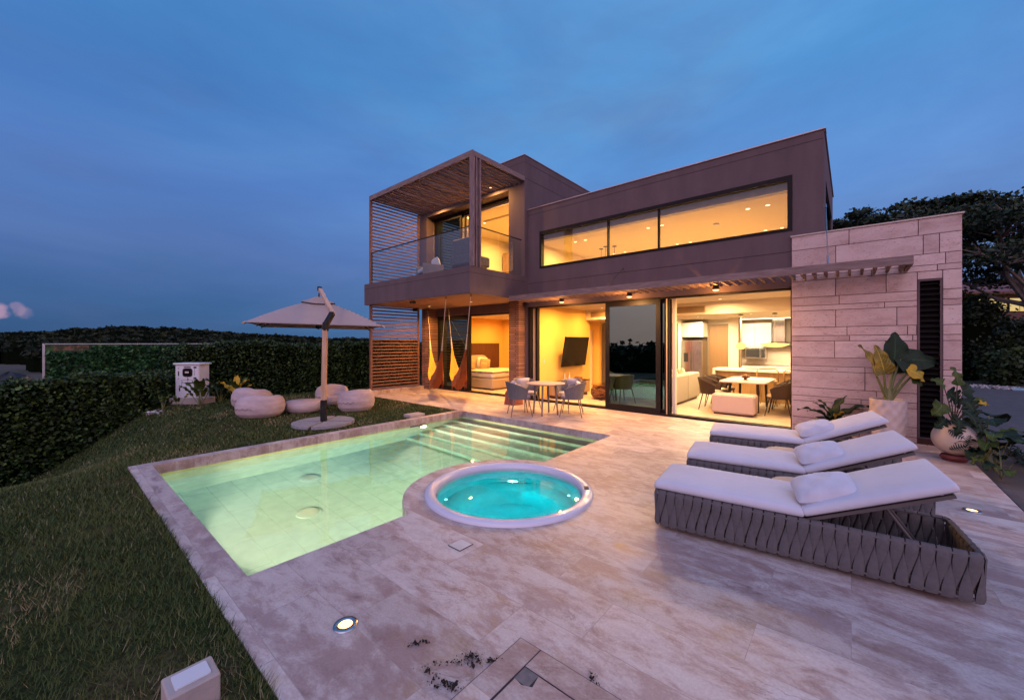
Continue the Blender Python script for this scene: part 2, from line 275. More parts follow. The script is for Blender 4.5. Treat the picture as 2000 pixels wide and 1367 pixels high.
mat('linen_white', (.80, .76, .68), .95, (.76, .72, .64), 12., bump=.2); mat('beige_pillow', (.42, .32, .18), .95, (.36, .27, .15), 14., bump=.3)
mat('sofa_fabric', (.50, .43, .33), .95, (.47, .40, .31), 60., bump=.3); mat('bench_fabric', (.60, .46, .40), .95, (.56, .43, .37), 60., bump=.2)
mat('dark_weave', (.045, .022, .015), .7, (.02, .01, .008), 60., bump=1., bscale=90.)
mat('cushion_white', (.56, .56, .61), .95, (.52, .52, .57), 3., bump=.8, bscale=7.)
mat('strap', (.105, .096, .098), .85, (.085, .078, .080), 40., bump=.25, bscale=300.); mat('lounger_frame', (.10, .085, .083), .6, metal=.2)
mat('side_disc', (.33, .28, .27), .6)
mat('rope', (.20, .185, .185), .9, (.13, .12, .12), 8., (14, 14, .3), bump=1., bscale=9.); mat('rope_cushion', (.46, .42, .46), .95, (.42, .38, .42), 8., bump=.3)
mat('table_top', (.50, .38, .36), .35, (.44, .33, .31), 4.); mat('grey_leg', (.20, .17, .17), .4, metal=.3)
mat('canopy_fabric', (.34, .29, .285), .95, (.31, .265, .26), 1.5, bump=.12, bscale=60.); mat('umbrella_wood', (.58, .38, .26), .45, (.44, .27, .16), 3., (10, 10, .8))
mat('granite_base', (.30, .29, .30), .8, (.20, .19, .20), 40., bump=.4)
mat('pod_concrete', (.52, .42, .415), .8, (.38, .30, .30), 3.2, (1, 1, 2.5), bump=.3, bscale=30., detail=8.)
mat('pod_crack', (.10, .06, .05), .9)
mat('cabinet_white', (.62, .62, .64), .4, (.58, .58, .60), 3.); mat('concrete', (.42, .36, .32), .85, (.34, .29, .26), 5., bump=.3)
mat('ink', (.015, .015, .02), .5); mat('warn_yellow', (.75, .45, .04), .5)
mat('pot_grey', (.085, .085, .10), .6, (.05, .05, .06), 20., bump=.5); mat('pot_cream', (.55, .44, .38), .6, (.50, .40, .345), 3.)
mat('pot_beige', (.56, .44, .34), .5, (.50, .39, .30), 3.); mat('painted_leaf', (.012, .03, .024), .5); mat('terracotta_red', (.17, .028, .02), .6)
mat('hammock_lit_yellow', (.85, .50, .06), .9, (.66, .30, .03), 5., (14, 14, .4), bump=.4); mat('hammock_shaded_red', (.52, .17, .04), .9, (.36, .09, .025), 5., (14, 14, .4), bump=.5)  # one cloth in two colours: bright where lit, red-brown where shaded
mat('cord_white', (.62, .54, .46), .9)
mat('tub_acrylic', (.58, .58, .66), .25, (.57, .57, .65), 1., coat=.3); mat('tub_shell', (.40, .62, .62), .3)
mat('wood_stump', (.30, .09, .05), .6, (.14, .04, .025), 6., (3, 3, .8), bump=1., bscale=14.)
mat('twig', (.32, .13, .045), .7, (.16, .06, .02), 12., bump=.6); mat('bark', (.075, .055, .045), .9, (.04, .03, .025), 5., (4, 4, 1), bump=.8)
mat('bark_pale', (.20, .165, .14), .9, (.12, .10, .085), 5., bump=.6)
mat('screen_black', (.006, .005, .005), .12, spec=.25); mat('white_plastic', (.6, .58, .55), .4)
mat('far_ground', (.09, .07, .055), 1., (.030, .032, .016), .03, detail=8., lo=.42, hi=.56); mat('dirt', (.36, .24, .20), 1., (.20, .13, .11), .12, detail=8.)
mat('pebble', (.50, .46, .45), .9, (.25, .23, .22), 12., bump=.5); mat('kerb_paint', (.25, .42, .46), .7)
mat('roof_tile', (.16, .07, .06), .8); mat('tarp', (.01, .012, .014), .7)
emis('lamp_warm', (1, .58, .22), 4.); emis('lamp_gold', (1, .72, .36), 6.); emis('lamp_pool', (1, .88, .55), 5.); emis('lamp_cyan', (.55, 1., 1.), 4.)
emis('window_glow', (1, .72, .30), .75); emis('led_strip', (1, .78, .45), 6.); emis('pendant_glow', (1, .55, .15), 2.2); emis('meter_shine', (.5, .5, .6), .1)
glass('clear_glass', (.93, .95, .93), .02); glass('rail_glass', (.90, .94, .93), .05, ior=1.45); glass('dark_glass', (.012, .030, .030), .36, (.36, .60, .52), 1.6)
glass('clerestory_glass', (.90, .90, .84), .03, (.8, .9, .9)); glass('vase_glass', (.85, .8, .7), .1)
water('pool_water', (.36, .88, .84), .28, .18, 2.4); water('tub_water', (.03, .83, .86), 1.6, .18, 2.5)
mat('fence_print', (.004, .028, .012), .8, (.045, .10, .022), 5., detail=9., lo=.44, hi=.60)
mat('fence_edge', (.5, .48, .46), .6); mat('rust_panel', (.20, .10, .055), .8, (.05, .05, .02), 6., lo=.42, hi=.54)
M = MATS

# ------------------------------------------------------------------ mesh helpers
class MB:
    def __init__(s): s.v = []; s.f = []; s.m = []; s.t = []; s.uv = None
    def add(s, vs, fs, mi=0, tone=None):
        b = len(s.v); s.v += [tuple(p) for p in vs]
        for q in fs: s.f.append([b+i for i in q]); s.m.append(mi); s.t.append(random.random() if tone is None else tone)
        return s
    def box(s, x0, x1, y0, y1, z0, z1, mi=0, tone=None, b=0.):
        if x0 > x1: x0, x1 = x1, x0
        if y0 > y1: y0, y1 = y1, y0
        if b <= 0:
            vs = [(x, y, z) for z in (z0, z1) for y in (y0, y1) for x in (x0, x1)]
            return s.add(vs, [(0, 2, 3, 1), (4, 5, 7, 6), (0, 1, 5, 4), (2, 6, 7, 3), (0, 4, 6, 2), (1, 3, 7, 5)], mi, tone)
        b = min(b, (x1-x0)/2.01, (y1-y0)/2.01, (z1-z0)/2.01)
        vs = []; idx = {}
        for ix, X in ((0, x0), (1, x1)):
            for iy, Y in ((0, y0), (1, y1)):
                for iz, Z in ((0, z0), (1, z1)):
                    sx, sy, sz = 1-2*ix, 1-2*iy, 1-2*iz
                    for k, p in enumerate(((X, Y+sy*b, Z+sz*b), (X+sx*b, Y, Z+sz*b), (X+sx*b, Y+sy*b, Z))): idx[ix, iy, iz, k] = len(vs); vs.append(p)
        F = []
        def g(*a): return idx[a]
        for i in (0, 1):
            o = 1 if i else -1
            q = [g(i, 0, 0, 0), g(i, 1, 0, 0), g(i, 1, 1, 0), g(i, 0, 1, 0)]; F.append(q if i else q[::-1])
            q = [g(0, i, 0, 1), g(1, i, 0, 1), g(1, i, 1, 1), g(0, i, 1, 1)]; F.append(q[::-1] if i else q)
            q = [g(0, 0, i, 2), g(1, 0, i, 2), g(1, 1, i, 2), g(0, 1, i, 2)]; F.append(q if i else q[::-1])
        for i in (0, 1):
            for j in (0, 1):
                F.append([g(i, j, 0, 0), g(i, j, 1, 0), g(i, j, 1, 1), g(i, j, 0, 1)]); F.append([g(i, 0, j, 0), g(i, 1, j, 0), g(i, 1, j, 2), g(i, 0, j, 2)]); F.append([g(0, i, j, 1), g(1, i, j, 1), g(1, i, j, 2), g(0, i, j, 2)])
                for k in (0, 1): F.append([g(i, j, k, 0), g(i, j, k, 1), g(i, j, k, 2)])
        s.fix = True
        return s.add(vs, F, mi, tone)
    def tube(s, pts, r, n=8, mi=0, cap=True, tone=None):
        pts = [Vector(p) for p in pts]; rs = r if isinstance(r, (list, tuple)) else [r]*len(pts)
        vs = []; prev = None
        for i, p in enumerate(pts):
            d = (pts[min(i+1, len(pts)-1)]-pts[max(i-1, 0)]).normalized()
            if prev is None: a = d.cross(Vector((0, 0, 1))); a = a if a.length > .05 else d.cross(Vector((1, 0, 0)))
            else: a = prev-d*prev.dot(d)
            a.normalize(); prev = a; bb = d.cross(a)
            for k in range(n): w = 2*math.pi*k/n; vs.append(p+(a*math.cos(w)+bb*math.sin(w))*rs[i])
        fs = [(i*n+k, i*n+(k+1) % n, (i+1)*n+(k+1) % n, (i+1)*n+k) for i in range(len(pts)-1) for k in range(n)]
        if cap: fs += [tuple(range(n))[::-1], tuple(range((len(pts)-1)*n, len(pts)*n))]
        return s.add(vs, fs, mi, tone)
    def cyl(s, x, y, z0, z1, r, n=24, r1=None, mi=0): return s.lathe([(0, z0), (r, z0), (r if r1 is None else r1, z1), (0, z1)], x, y, n, mi)
    def lathe(s, prof, x=0, y=0, n=32, mi=0, fn=None):
        vs = []; fs = []
        for (r, z) in prof:
            for k in range(n):
                w = 2*math.pi*k/n; q = (x+r*math.cos(w), y+r*math.sin(w), z); vs.append(fn(q, w, r, z) if fn else q)
        for i in range(len(prof)-1):
            for k in range(n):
                a, b_, c_, d = i*n+k, i*n+(k+1) % n, (i+1)*n+(k+1) % n, (i+1)*n+k
                if prof[i][0] == 0: fs.append((a, c_, d))
                elif prof[i+1][0] == 0: fs.append((a, b_, c_))
                else: fs.append((a, b_, c_, d))
        return s.add(vs, fs, mi)
    def prism(s, loops, z0, z1, top=True, bottom=True, mi=0, inner=True):
        # loops: outline first, holes after
        tri = tessellate_polygon([[Vector((x, y, 0)) for x, y in l] for l in loops]); flat = [p for l in loops for p in l]; n = len(flat)
        vs = [(x, y, z1) for x, y in flat]+[(x, y, z0) for x, y in flat]; fs = []
        for t in tri:
            a, b_, c_ = [Vector((*flat[i], 0)) for i in t]; up = (b_-a).cross(c_-a).z > 0
            t = t if up else t[::-1]
            if top: fs.append(tuple(t))
            if bottom: fs.append(tuple(i+n for i in t[::-1]))
        o = 0
        for l in loops:
            m_ = len(l)
            for k in range(m_): fs.append((o+k, o+(k+1) % m_, n+o+(k+1) % m_, n+o+k))
            o += m_
        s.fix = True
        return s.add(vs, fs, mi)
    def build(s, name, mat, parent=None, smooth=False, world=False, bevel=0., sub=0, loc=None, sharp=None, fixn=None):
        me = bpy.data.meshes.new(name); me.from_pydata(s.v, [], s.f)
        for k in ([mat] if isinstance(mat, str) else mat): me.materials.append(M[k])
        if any(s.m): me.polygons.foreach_set('material_index', s.m)
        a = me.attributes.new('tone', 'FLOAT', 'FACE'); a.data.foreach_set('value', s.t)
        if s.uv is not None:
            a = me.attributes.new('uvl', 'FLOAT_VECTOR', 'POINT'); a.data.foreach_set('vector', np.array(s.uv, dtype=np.float32).ravel())
        me.update()
        if getattr(s, 'fix', False) or fixn:
            b = bmesh.new(); b.from_mesh(me); bmesh.ops.recalc_face_normals(b, faces=b.faces); b.to_mesh(me); b.free()
        if smooth: me.polygons.foreach_set('use_smooth', [True]*len(me.polygons))
        o = bpy.data.objects.new(name, me); COL.objects.link(o)
        if bevel: m_ = o.modifiers.new('bevel', 'BEVEL'); m_.width = bevel; m_.segments = 2; m_.limit_method = 'ANGLE'
        if sub: m_ = o.modifiers.new('sub', 'SUBSURF'); m_.levels = sub; m_.render_levels = sub
        if smooth and sharp: me.set_sharp_from_angle(angle=R(sharp))
        if parent is not None:
            o.parent = parent
            if world: o.location = -Vector(wl_of(parent))
        if loc is not None: o.location = loc
        return o
def wl_of(p):
    v = Vector((0, 0, 0))
    while p is not None: v += p.location; p = p.parent
    return v
def tag(o, label=None, cat=None, group=None, kind=None):
    if label: o['label'] = label
    if cat: o['category'] = cat
    if group: o['group'] = group
    if kind: o['kind'] = kind
    return o
def thing(name, label, cat, loc=(0, 0, 0), rz=0, group=None):
    o = bpy.data.objects.new(name, None); COL.objects.link(o); o.empty_display_size = .1
    o.location = loc; o.rotation_euler = (0, 0, rz); return tag(o, label, cat, group)
def copy_tree(o, parent=None):
    c = o.copy(); COL.objects.link(c); c.parent = parent
    for ch in list(o.children): copy_tree(ch, c)
    return c
def dup(o, loc, rz, label): c = copy_tree(o); c.location = loc; c.rotation_euler = (0, 0, rz); c['label'] = label; return c
def lamp(name, loc, power, col, parent=None, size=.1, shape='DISK', direction=(0, 0, -1), spread=180, size_y=None, world=True):
    l = bpy.data.lights.new(name, 'AREA'); l.energy = power; l.color = col; l.shape = shape; l.size = size; l.spread = R(spread)
    if size_y: l.size_y = size_y
    o = bpy.data.objects.new(name, l); COL.objects.link(o); o.rotation_euler = Vector([-c for c in direction]).to_track_quat('Z', 'Y').to_euler()
    o.location = loc
    if parent is not None:
        o.parent = parent
        if world: o.location = Vector(loc)-wl_of(parent)
    return o
def part(mb, name, mat, parent, **k): return mb.build(name, mat, parent, world=True, **k)
def leafcloud(name, P, Nn, size, mat, parent=None, loc=None, elong=1.6, tones=None, sizes=None, seed=0):
    # many small leaf quads: P (n,3) centres
    g = np.random.default_rng(seed); n = len(P)
    d = g.normal(size=(n, 3)); d[:, 2] *= .7; d /= np.linalg.norm(d, axis=1)[:, None]
    e = np.cross(d, g.normal(size=(n, 3))); e /= np.linalg.norm(e, axis=1)[:, None]
    s_ = (sizes if sizes is not None else size*g.uniform(.6, 1.3, n))[:, None]
    a = P-d*s_*elong/2; b = P+e*s_/2; c_ = P+d*s_*elong/2; f = P-e*s_/2
    V = np.stack([a, b, c_, f], 1).reshape(-1, 3)
    return rawmesh(name, V, 4, tones if tones is not None else g.random(n), mat, parent, loc)
def rawmesh(name, V, k, tones, mat, parent=None, loc=None):
    n = len(V)//k; me = bpy.data.meshes.new(name); me.vertices.add(n*k); me.vertices.foreach_set('co', V.astype(np.float32).ravel())
    me.loops.add(n*k); me.loops.foreach_set('vertex_index', np.arange(n*k, dtype=np.int32)); me.polygons.add(n)
    me.polygons.foreach_set('loop_start', np.arange(0, n*k, k, dtype=np.int32)); me.materials.append(M[mat])
    at_ = me.attributes.new('tone', 'FLOAT', 'FACE'); at_.data.foreach_set('value', np.asarray(tones, dtype=np.float32)); me.update(calc_edges=True)
    o = bpy.data.objects.new(name, me); COL.objects.link(o)
    if parent is not None: o.parent = parent
    if loc is not None: o.location = loc
    return o

# ------------------------------------------------------------------ ground, deck, pool
TUB = Vector((-3.02, 3.48, 0)); TR, CR = .95, 1.19
PX0, PX1, PY0, PY1 = -7.38, -3.35, .95, 6.74
def arc(cx, cy, r, a0, a1, n): return [(cx+r*math.cos(a0+(a1-a0)*i/n), cy+r*math.sin(a0+(a1-a0)*i/n)) for i in range(n+1)]
ah = math.acos((PX1-TUB.x)/CR)               # where the tub collar meets the pool edge
col_arc = arc(TUB.x, TUB.y, CR, ah, 2*math.pi-ah, 40)   # from far end round to near end
pool = [(PX0, PY0), (PX1, PY0)] + [tuple(p) for p in col_arc[::-1]] + [(PX1, PY1), (PX0, PY1)]
tubc = arc(TUB.x, TUB.y, TR, 0, 2*math.pi, 64)[:-1]
deck = [(-7.56, .72), (-1.0, .72), (-1.0, -3.5), (1.32, -3.5), (1.32, 9.33), (-12.75, 9.33), (-12.75, 6.74), (-7.56, 6.74)]
LID = (-1.45, -.78, 1.12, 1.775)
mb = MB(); mb.prism([deck, pool[::-1], tubc], -.14, 0, bottom=False)
tag(mb.build('terrace_deck', 'travertine'), kind='structure')
mb = MB(); inn = [(PX0, PY0), (PX1, PY0), (PX1, PY1), (PX0, PY1)]
# pool basin: walls and floor
def wallstrip(mb, loop, z0, z1, mi=0):
    n = len(loop); vs = [(x, y, z1) for x, y in loop]+[(x, y, z0) for x, y in loop]
    mb.add(vs, [(k, (k+1) % n, n+(k+1) % n, n+k) for k in range(n)], mi)
def off(loop, d):                            # loop grown outward
    n = len(loop); out = []
    for i in range(n):
        a, b, c = [Vector((*loop[(i+j) % n], 0)) for j in (-1, 0, 1)]
        n1 = (b-a).normalized().cross(Vector((0, 0, 1))); n2 = (c-b).normalized().cross(Vector((0, 0, 1))); m_ = (n1+n2).normalized(); m_ /= max(.5, m_.dot(n1)); out.append((b.x+m_.x*d, b.y+m_.y*d))
    return out
PD = -1.22
wallstrip(mb, pool, PD, -.27, 0); wallstrip(mb, pool, -.27, -.14, 1)
tri = tessellate_polygon([[Vector((x, y, 0)) for x, y in pool]]); mb.add([(x, y, PD) for x, y in pool], [tuple(t) for t in tri], 2)
pb = tag(mb.build('pool_basin', ['pool_tile_wall', 'lit_waterline_tile', 'pool_tile'], fixn=True), kind='structure')
mb = MB()
for k in range(5):                           # broad steps at the far end
    y1 = PY1-.33*k-.002; z1 = -.34-.175*k
    mb.box(PX0+.002, PX1-.002, y1-.33, y1-(0 if k == 0 else .0), PD+.002, z1, b=.012)
tag(mb.build('pool_steps', 'pool_tile'), kind='structure')
mb = MB(); mb.prism([off(pool, .02)], PD-.03, -.135)
wt = tag(mb.build('pool_water', 'pool_water'), kind='structure')
# underwater lamps: near wall and beside the steps
for i, (x, y, dr, pw, lab) in enumerate(((PX1-.03, 1.75, (-1, -.12, -.22), 300, 'round underwater lamp low in the pool wall below the deck corner'), (PX0+.03, 5.5, (1, .15, -.1), 130, 'round underwater lamp in the long pool wall close to the steps'), (-5.2, PY0+.03, (-.1, 1, -.10), 150, 'round underwater lamp in the short pool wall nearest the lawn'))):
    t = thing('pool_lamp', lab, 'pool lamp', (x, y, -.5 if i != 1 else -.36), 0, 'underwater pool lamps')
    m_ = MB(); d = Vector((dr[0] if abs(dr[0]) > .5 else 0, dr[1] if abs(dr[1]) > .5 else 0, 0)).normalized()
    m_.tube([-.02*d, .012*d], .10, 24); m_.build('rim', 'steel', t)
    m_ = MB(); m_.tube([.012*d, .02*d], .075, 24); m_.build('lens', 'lamp_pool', t)
    lamp('lamp_light', Vector((x, y, -.5 if i != 1 else -.36))+d*.04, pw, (1, .82, .56), t, .14, direction=dr, spread=140)
for x, y, lab in ((-6.62, 2.75, 'round ribbed drain cover in the middle of the pool floor'), (-5.45, 2.25, 'round ribbed drain cover on the pool floor near the deck edge')):
    t = thing('pool_drain', lab, 'drain cover', (x, y, PD), 0, 'pool floor drains')
    m_ = MB(); m_.lathe([(0, 0), (.15, 0), (.15, .012), (.13, .022), (0, .03)], n=28); m_.build('cover', 'white_plastic', t)
    m_ = MB()
    for k in range(-4, 5): w_ = math.sqrt(max(0, .115**2-(k*.024)**2)); m_.box(-w_, w_, k*.024-.004, k*.024+.004, .027, .034)
    m_.build('grate', 'pot_cream', t)
# skimmer mouth, and its lid on the grass side
t = thing('pool_skimmer', 'dark rectangular skimmer mouth in the far long wall of the pool', 'skimmer', (PX0, 5.35, -.14))
m_ = MB(); m_.box(-.01, .012, -.16, .16, -.13, 0, b=.004); m_.build('mouth', 'dark_frame', t); m_ = MB(); m_.box(.012, .02, -.17, .17, -.15, -.13); m_.build('weir', 'white_plastic', t)
t = thing('stone_slab', 'small pale stone slab lying at the lawn edge beside the pool coping', 'stone slab', (-7.72, 5.55, .0))
m_ = MB(); m_.box(-.15, .14, -.2, .2, -.02, .055, b=.012); m_.build('slab', 'concrete', t)

# ---- hot tub
t = thing('hot_tub', 'round sunken hot tub with white rim and glowing turquoise water', 'hot tub', (TUB.x, TUB.y, 0))
m_ = MB(); m_.lathe([(.955, -.10), (.958, .018), (.945, .036), (.91, .044), (.86, .040), (.838, .025), (.828, -.02), (.82, -.16), (.815, -.165)], n=96); m_.build('rim', 'tub_acrylic', t, smooth=True)
m_ = MB(); m_.lathe([(.822, -.02), (.81, -.2), (.79, -.42), (.60, -.46), (.54, -.50), (.50, -.84), (.40, -.9), (0, -.91)], n=72); m_.build('shell', 'tub_shell', t, smooth=True, sharp=50)
m_ = MB(); m_.lathe([(0, -.95), (.56, -.95), (.835, -.44), (.835, -.055), (0, -.055)], n=72); m_.build('water', 'tub_water', t)
for (x, y, s_) in ((-.62, -.42, 1), (.42, .62, -1)):
    m_ = MB(); m_.lathe([(0, -.30), (.018, -.30), (.018, -.29), (0, -.285)], x, y, 16); m_.build('jet_light', 'lamp_cyan', t)
for a in (0.9, 2.2, 3.7, 5.2): lamp('tub_light', (TUB.x+.60*math.cos(a), TUB.y+.60*math.sin(a), -.22), 9., (.06, .76, .80), t, .12, direction=(-math.cos(a), -math.sin(a), -.6))
m_ = MB(); m_.box(-.045, .045, -.028, .028, 0, .008, b=.003); kp = m_.build('control_pad', 'pot_grey', t); kp.location = (.72, .52, .044); kp.rotation_euler = (0, 0, R(126))
m_ = MB(); m_.box(-.03, .03, -.018, .018, .008, .011); m_.build('button_panel', 'rust_panel', kp)

# ---- deck details
def rect(mb, x0, x1, y0, y1, z, w, th=.004, mi=0):
    mb.box(x0, x1, y0, y0+w, z, z+th, mi); mb.box(x0, x1, y1-w, y1, z, z+th, mi); mb.box(x0, x0+w, y0+w, y1-w, z, z+th, mi); mb.box(x1-w, x1, y0+w, y1-w, z, z+th, mi)
t = thing('drain_tile', 'small pale diamond drain tile in the deck in front of the hot tub', 'drain tile', (-2.50, 2.26, 0))
m_ = MB(); m_.box(-.075, .075, -.075, .075, .001, .003); m_.build('gap', 'ink', t); m_ = MB(); m_.box(-.068, .068, -.068, .068, .003, .006); m_.build('plate', 'white_plastic', t)
t = thing('access_cover', 'square stone access cover with dark joints and a chipped corner hole', 'access cover', (LID[0], LID[3], 0))
S_ = LID[1]-LID[0]
m_ = MB(); m_.box(0, S_, -S_, 0, .001, .004); m_.build('frame_joint', 'stucco_groove', t)
m_ = MB(); e = .006
for a in ((e, .15-e, -S_+e, -e), (.15, S_-e, -.145, -e)): m_.box(*a, .004, .009, b=.002)
m_.build('stone_frame', 'travertine', t)
m_ = MB(); m_.add([(.158+.085, -.155, .009), (S_-.01, -.155, .009), (S_-.01, -S_+.01, .009), (.158, -S_+.01, .009), (.158, -.155-.085, .009), (.158+.05, -.155-.095, .009), (.158+.1, -.155-.07, .009)], [(0, 6, 5, 4, 3, 2, 1)]); m_.build('lid', 'travertine', t)
m_ = MB(); m_.box(.152, .24, -.24, -.15, .0045, .006); m_.build('hole', 'hole_grey', t)
# dark dried leaf litter on the deck
k = 0
for (u, v, n, sx, sy, lab) in ((925, 1285, 60, .075, .03, 'largest dark patch of dried plant litter on the deck beside the access cover'), (850, 1327, 46, .085, .022, 'long thin strip of dark plant litter nearest the bottom of the deck'), (820, 1258, 18, .045, .012, 'small streak of dark dried litter on the deck, nearer the deck light'), (1160, 1325, 12, .02, .02, 'tiny speck of dark litter right of the access cover')):
    a_ = (u-1000)/776; s_ = 1.7*776/(v-669.5); p = FW*s_+RT*(a_*s_); g_ = np.random.default_rng(k+3); k += 1
    n *= 4; P = np.stack([g_.normal(0, sx, n), g_.normal(0, sy, n), g_.uniform(.003, .010, n)], 1); ce = g_.normal(size=(9, 3))*[sx*.9, sy*.9, 0]; P[:, :2] = P[:, :2]*.35+ce[g_.integers(0, 9, n), :2]
    c_, s2 = math.cos(R(50 if k != 2 else 18)), math.sin(R(50 if k != 2 else 18)); P[:, :2] = P[:, :2]@np.array([[c_, s2], [-s2, c_]])
    tag(leafcloud('leaf_litter', P, n, .007, 'soil', loc=(p.x, p.y, 0), seed=k, sizes=g_.exponential(.0045, n)+.002), lab, 'leaf litter', 'patches of litter on the deck')
for (x, y, lab) in ((-2.32, 1.17, 'lit recessed round deck light in the foreground by the lawn'), (.93, 6.09, 'lit recessed round deck light at the right behind the nearest lounger')):
    t = thing('deck_light', lab, 'deck light', (x, y, 0), 0, 'recessed deck lights')
    m_ = MB(); m_.lathe([(.040, .001), (.042, .008), (.068, .008), (.071, .001)], n=36); m_.build('trim_ring', 'steel', t, smooth=True)
    m_ = MB(); m_.lathe([(.041, .004), (.030, .0045), (0, .005)], n=32); m_.build('lens', 'lamp_warm', t)
    lamp('deck_glow', (x, y, .02), .8, (1, .55, .22), t, .07, direction=(0, 0, 1))

# ---- lawn terrain, neighbouring ground
def lz(x, y):
    a = min(1, max(0, (2.3-y)/3.3)); a = a*a*(3-2*a); b = min(1, max(0, (-x-6.8)/6.5)); b = b*b*(3-2*b)
    z = -1.55*a*b-.012
    if x < -14.2: k = min(1, (-14.2-x)/5.); z = z*(1-k)-2.0*k
    if y < -1.5 and x < -2: z -= .22*min(3, -1.5-y)*min(1, (-x-2)/4)
    return z
def sheet(name, x0, x1, y0, y1, nx, ny, fn, mat, keep=None):
    m_ = MB(); xs = [x0+(x1-x0)*i/nx for i in range(nx+1)]; ys = [y0+(y1-y0)*j/ny for j in range(ny+1)]
    m_.add([(x, y, fn(x, y)) for y in ys for x in xs], [])
    for j in range(ny):
        for i in range(nx):
            cx, cy = (xs[i]+xs[i+1])/2, (ys[j]+ys[j+1])/2
            if keep and not keep(cx, cy): continue
            a = j*(nx+1)+i; m_.f.append([a, a+1, a+nx+2, a+nx+1]); m_.m.append(0); m_.t.append(.5)
    return tag(m_.build(name, mat, smooth=True), kind='structure')
sheet('lawn', -19.2, -1.0, -8, .72, 80, 40, lz, 'lawn_soil')
sheet('lawn', -19.2, -7.56, .72, 6.74, 60, 30, lz, 'lawn_soil')
sheet('lawn', -19.2, -12.75, 6.74, 16, 30, 24, lz, 'lawn_soil')
m_ = MB(); m_.add([(-800, -500, -2.04), (300, -500, -2.04), (300, 900, -2.04), (-800, 900, -2.04)], [(0, 1, 2, 3)])
tag(m_.build('ground', 'far_ground'), kind='structure')
m_ = MB(); m_.add([(-62, -12, -2.03), (-24, -12, -2.03), (-24, 1.6, -2.03), (-58, 3.5, -2.03)], [(0, 1, 2, 3)]); tag(m_.build('dirt_lot', 'dirt'), kind='structure')
# right-hand side: planting bed, grey paver drive
sheet('side_ground', 1.32, 60, -6, 90, 20, 30, lambda x, y: -.10-.0*x, 'far_ground')
m_ = MB(); m_.prism([[(1.95, 9.2), (1.95, 24.6), (6, 25.2), (9, 25), (9, 6), (2.35, 7.4)]], -.12, -.02); tag(m_.build('driveway', 'grey_paver'), kind='structure')
m_ = MB(); m_.prism([[(1.36, 5.2), (2.6, 5.2), (2.6, 7.3), (1.36, 7.55)]], -.12, -.04); tag(m_.build('side_path', 'grey_paver'), kind='structure')

# ------------------------------------------------------------------ the house
H = thing('modern_house', 'two storey flat roofed house with purple-brown stucco, stone wall and warm lit glass doors', 'house', (-6, 9.2, 0))
def bxs(name, mat, *boxes, parent=H, b=0., **k):
    m_ = MB()
    for a in boxes: m_.box(*a, b=b)
    return part(m_, name, mat, parent, **k)
def wall_with_hole(x0, x1, y0, y1, z0, z1, hx0, hx1, hz0, hz1):
    return [(x0, hx0, y0, y1, z0, z1), (hx1, x1, y0, y1, z0, z1), (hx0, hx1, y0, y1, z0, hz0), (hx0, hx1, y0, y1, hz1, z1)]
YF = 9.2
# right hand upper block
o = bxs('upper_wall', 'stucco', *wall_with_hole(-7.24, -.38, YF, 9.42, 2.78, 5.59, -6.81, -.85, 3.83, 4.89), (-.60, -.38, 9.42, 9.9, 2.78, 5.59), (-.60, -.38, 9.9, 13.0, 2.78, 3.83), (-.60, -.38, 9.9, 13.0, 4.89, 5.59), (-.60, -.38, 13.0, 13.65, 2.78, 5.59), (-7.0, -.60, 13.45, 13.65, 2.78, 5.59))
bxs('wall_groove', 'stucco_groove', (-7.235, -.39, YF-.002, YF+.01, 3.425, 3.440), (-7.235, -.39, YF-.002, YF+.01, 5.425, 5.437), parent=o)
bxs('roof_cap', 'cap_metal', (-7.24, -.35, YF-.025, 9.45, 5.592, 5.612), (-.62, -.355, 9.45, 13.68, 5.592, 5.612))
bxs('roof', 'concrete', (-7.2, -.6, 9.42, 13.45, 5.0, 5.08), (-12.3, -7.4, 9.5, 14.0, 6.75, 6.8))
w = bxs('clerestory_window', 'dark_frame', (-6.81, -.85, YF-.012, 9.30, 3.83, 3.89), (-6.81, -.85, YF-.012, 9.30, 4.80, 4.89), (-6.81, -6.75, YF-.012, 9.30, 3.89, 4.80), (-.93, -.85, YF-.012, 9.30, 3.89, 4.80), (-4.70, -4.665, YF+.01, 9.29, 3.89, 4.80), (-3.42, -3.385, YF+.01, 9.29, 3.89, 4.80))
for a, b_ in ((-6.75, -4.70), (-4.665, -3.42), (-3.385, -.93)): bxs('window_pane', 'clerestory_glass', (a, b_, 9.255, 9.262, 3.89, 4.80), parent=w)
w = bxs('side_window', 'dark_frame', (-.46, -.40, 9.9, 13.0, 3.83, 3.88), (-.46, -.40, 9.9, 13.0, 4.84, 4.89), (-.46, -.40, 9.9, 9.95, 3.88, 4.84), (-.46, -.40, 12.95, 13.0, 3.88, 4.84)); bxs('window_pane', 'dark_glass', (-.44, -.43, 9.95, 12.95, 3.88, 4.84), parent=w)
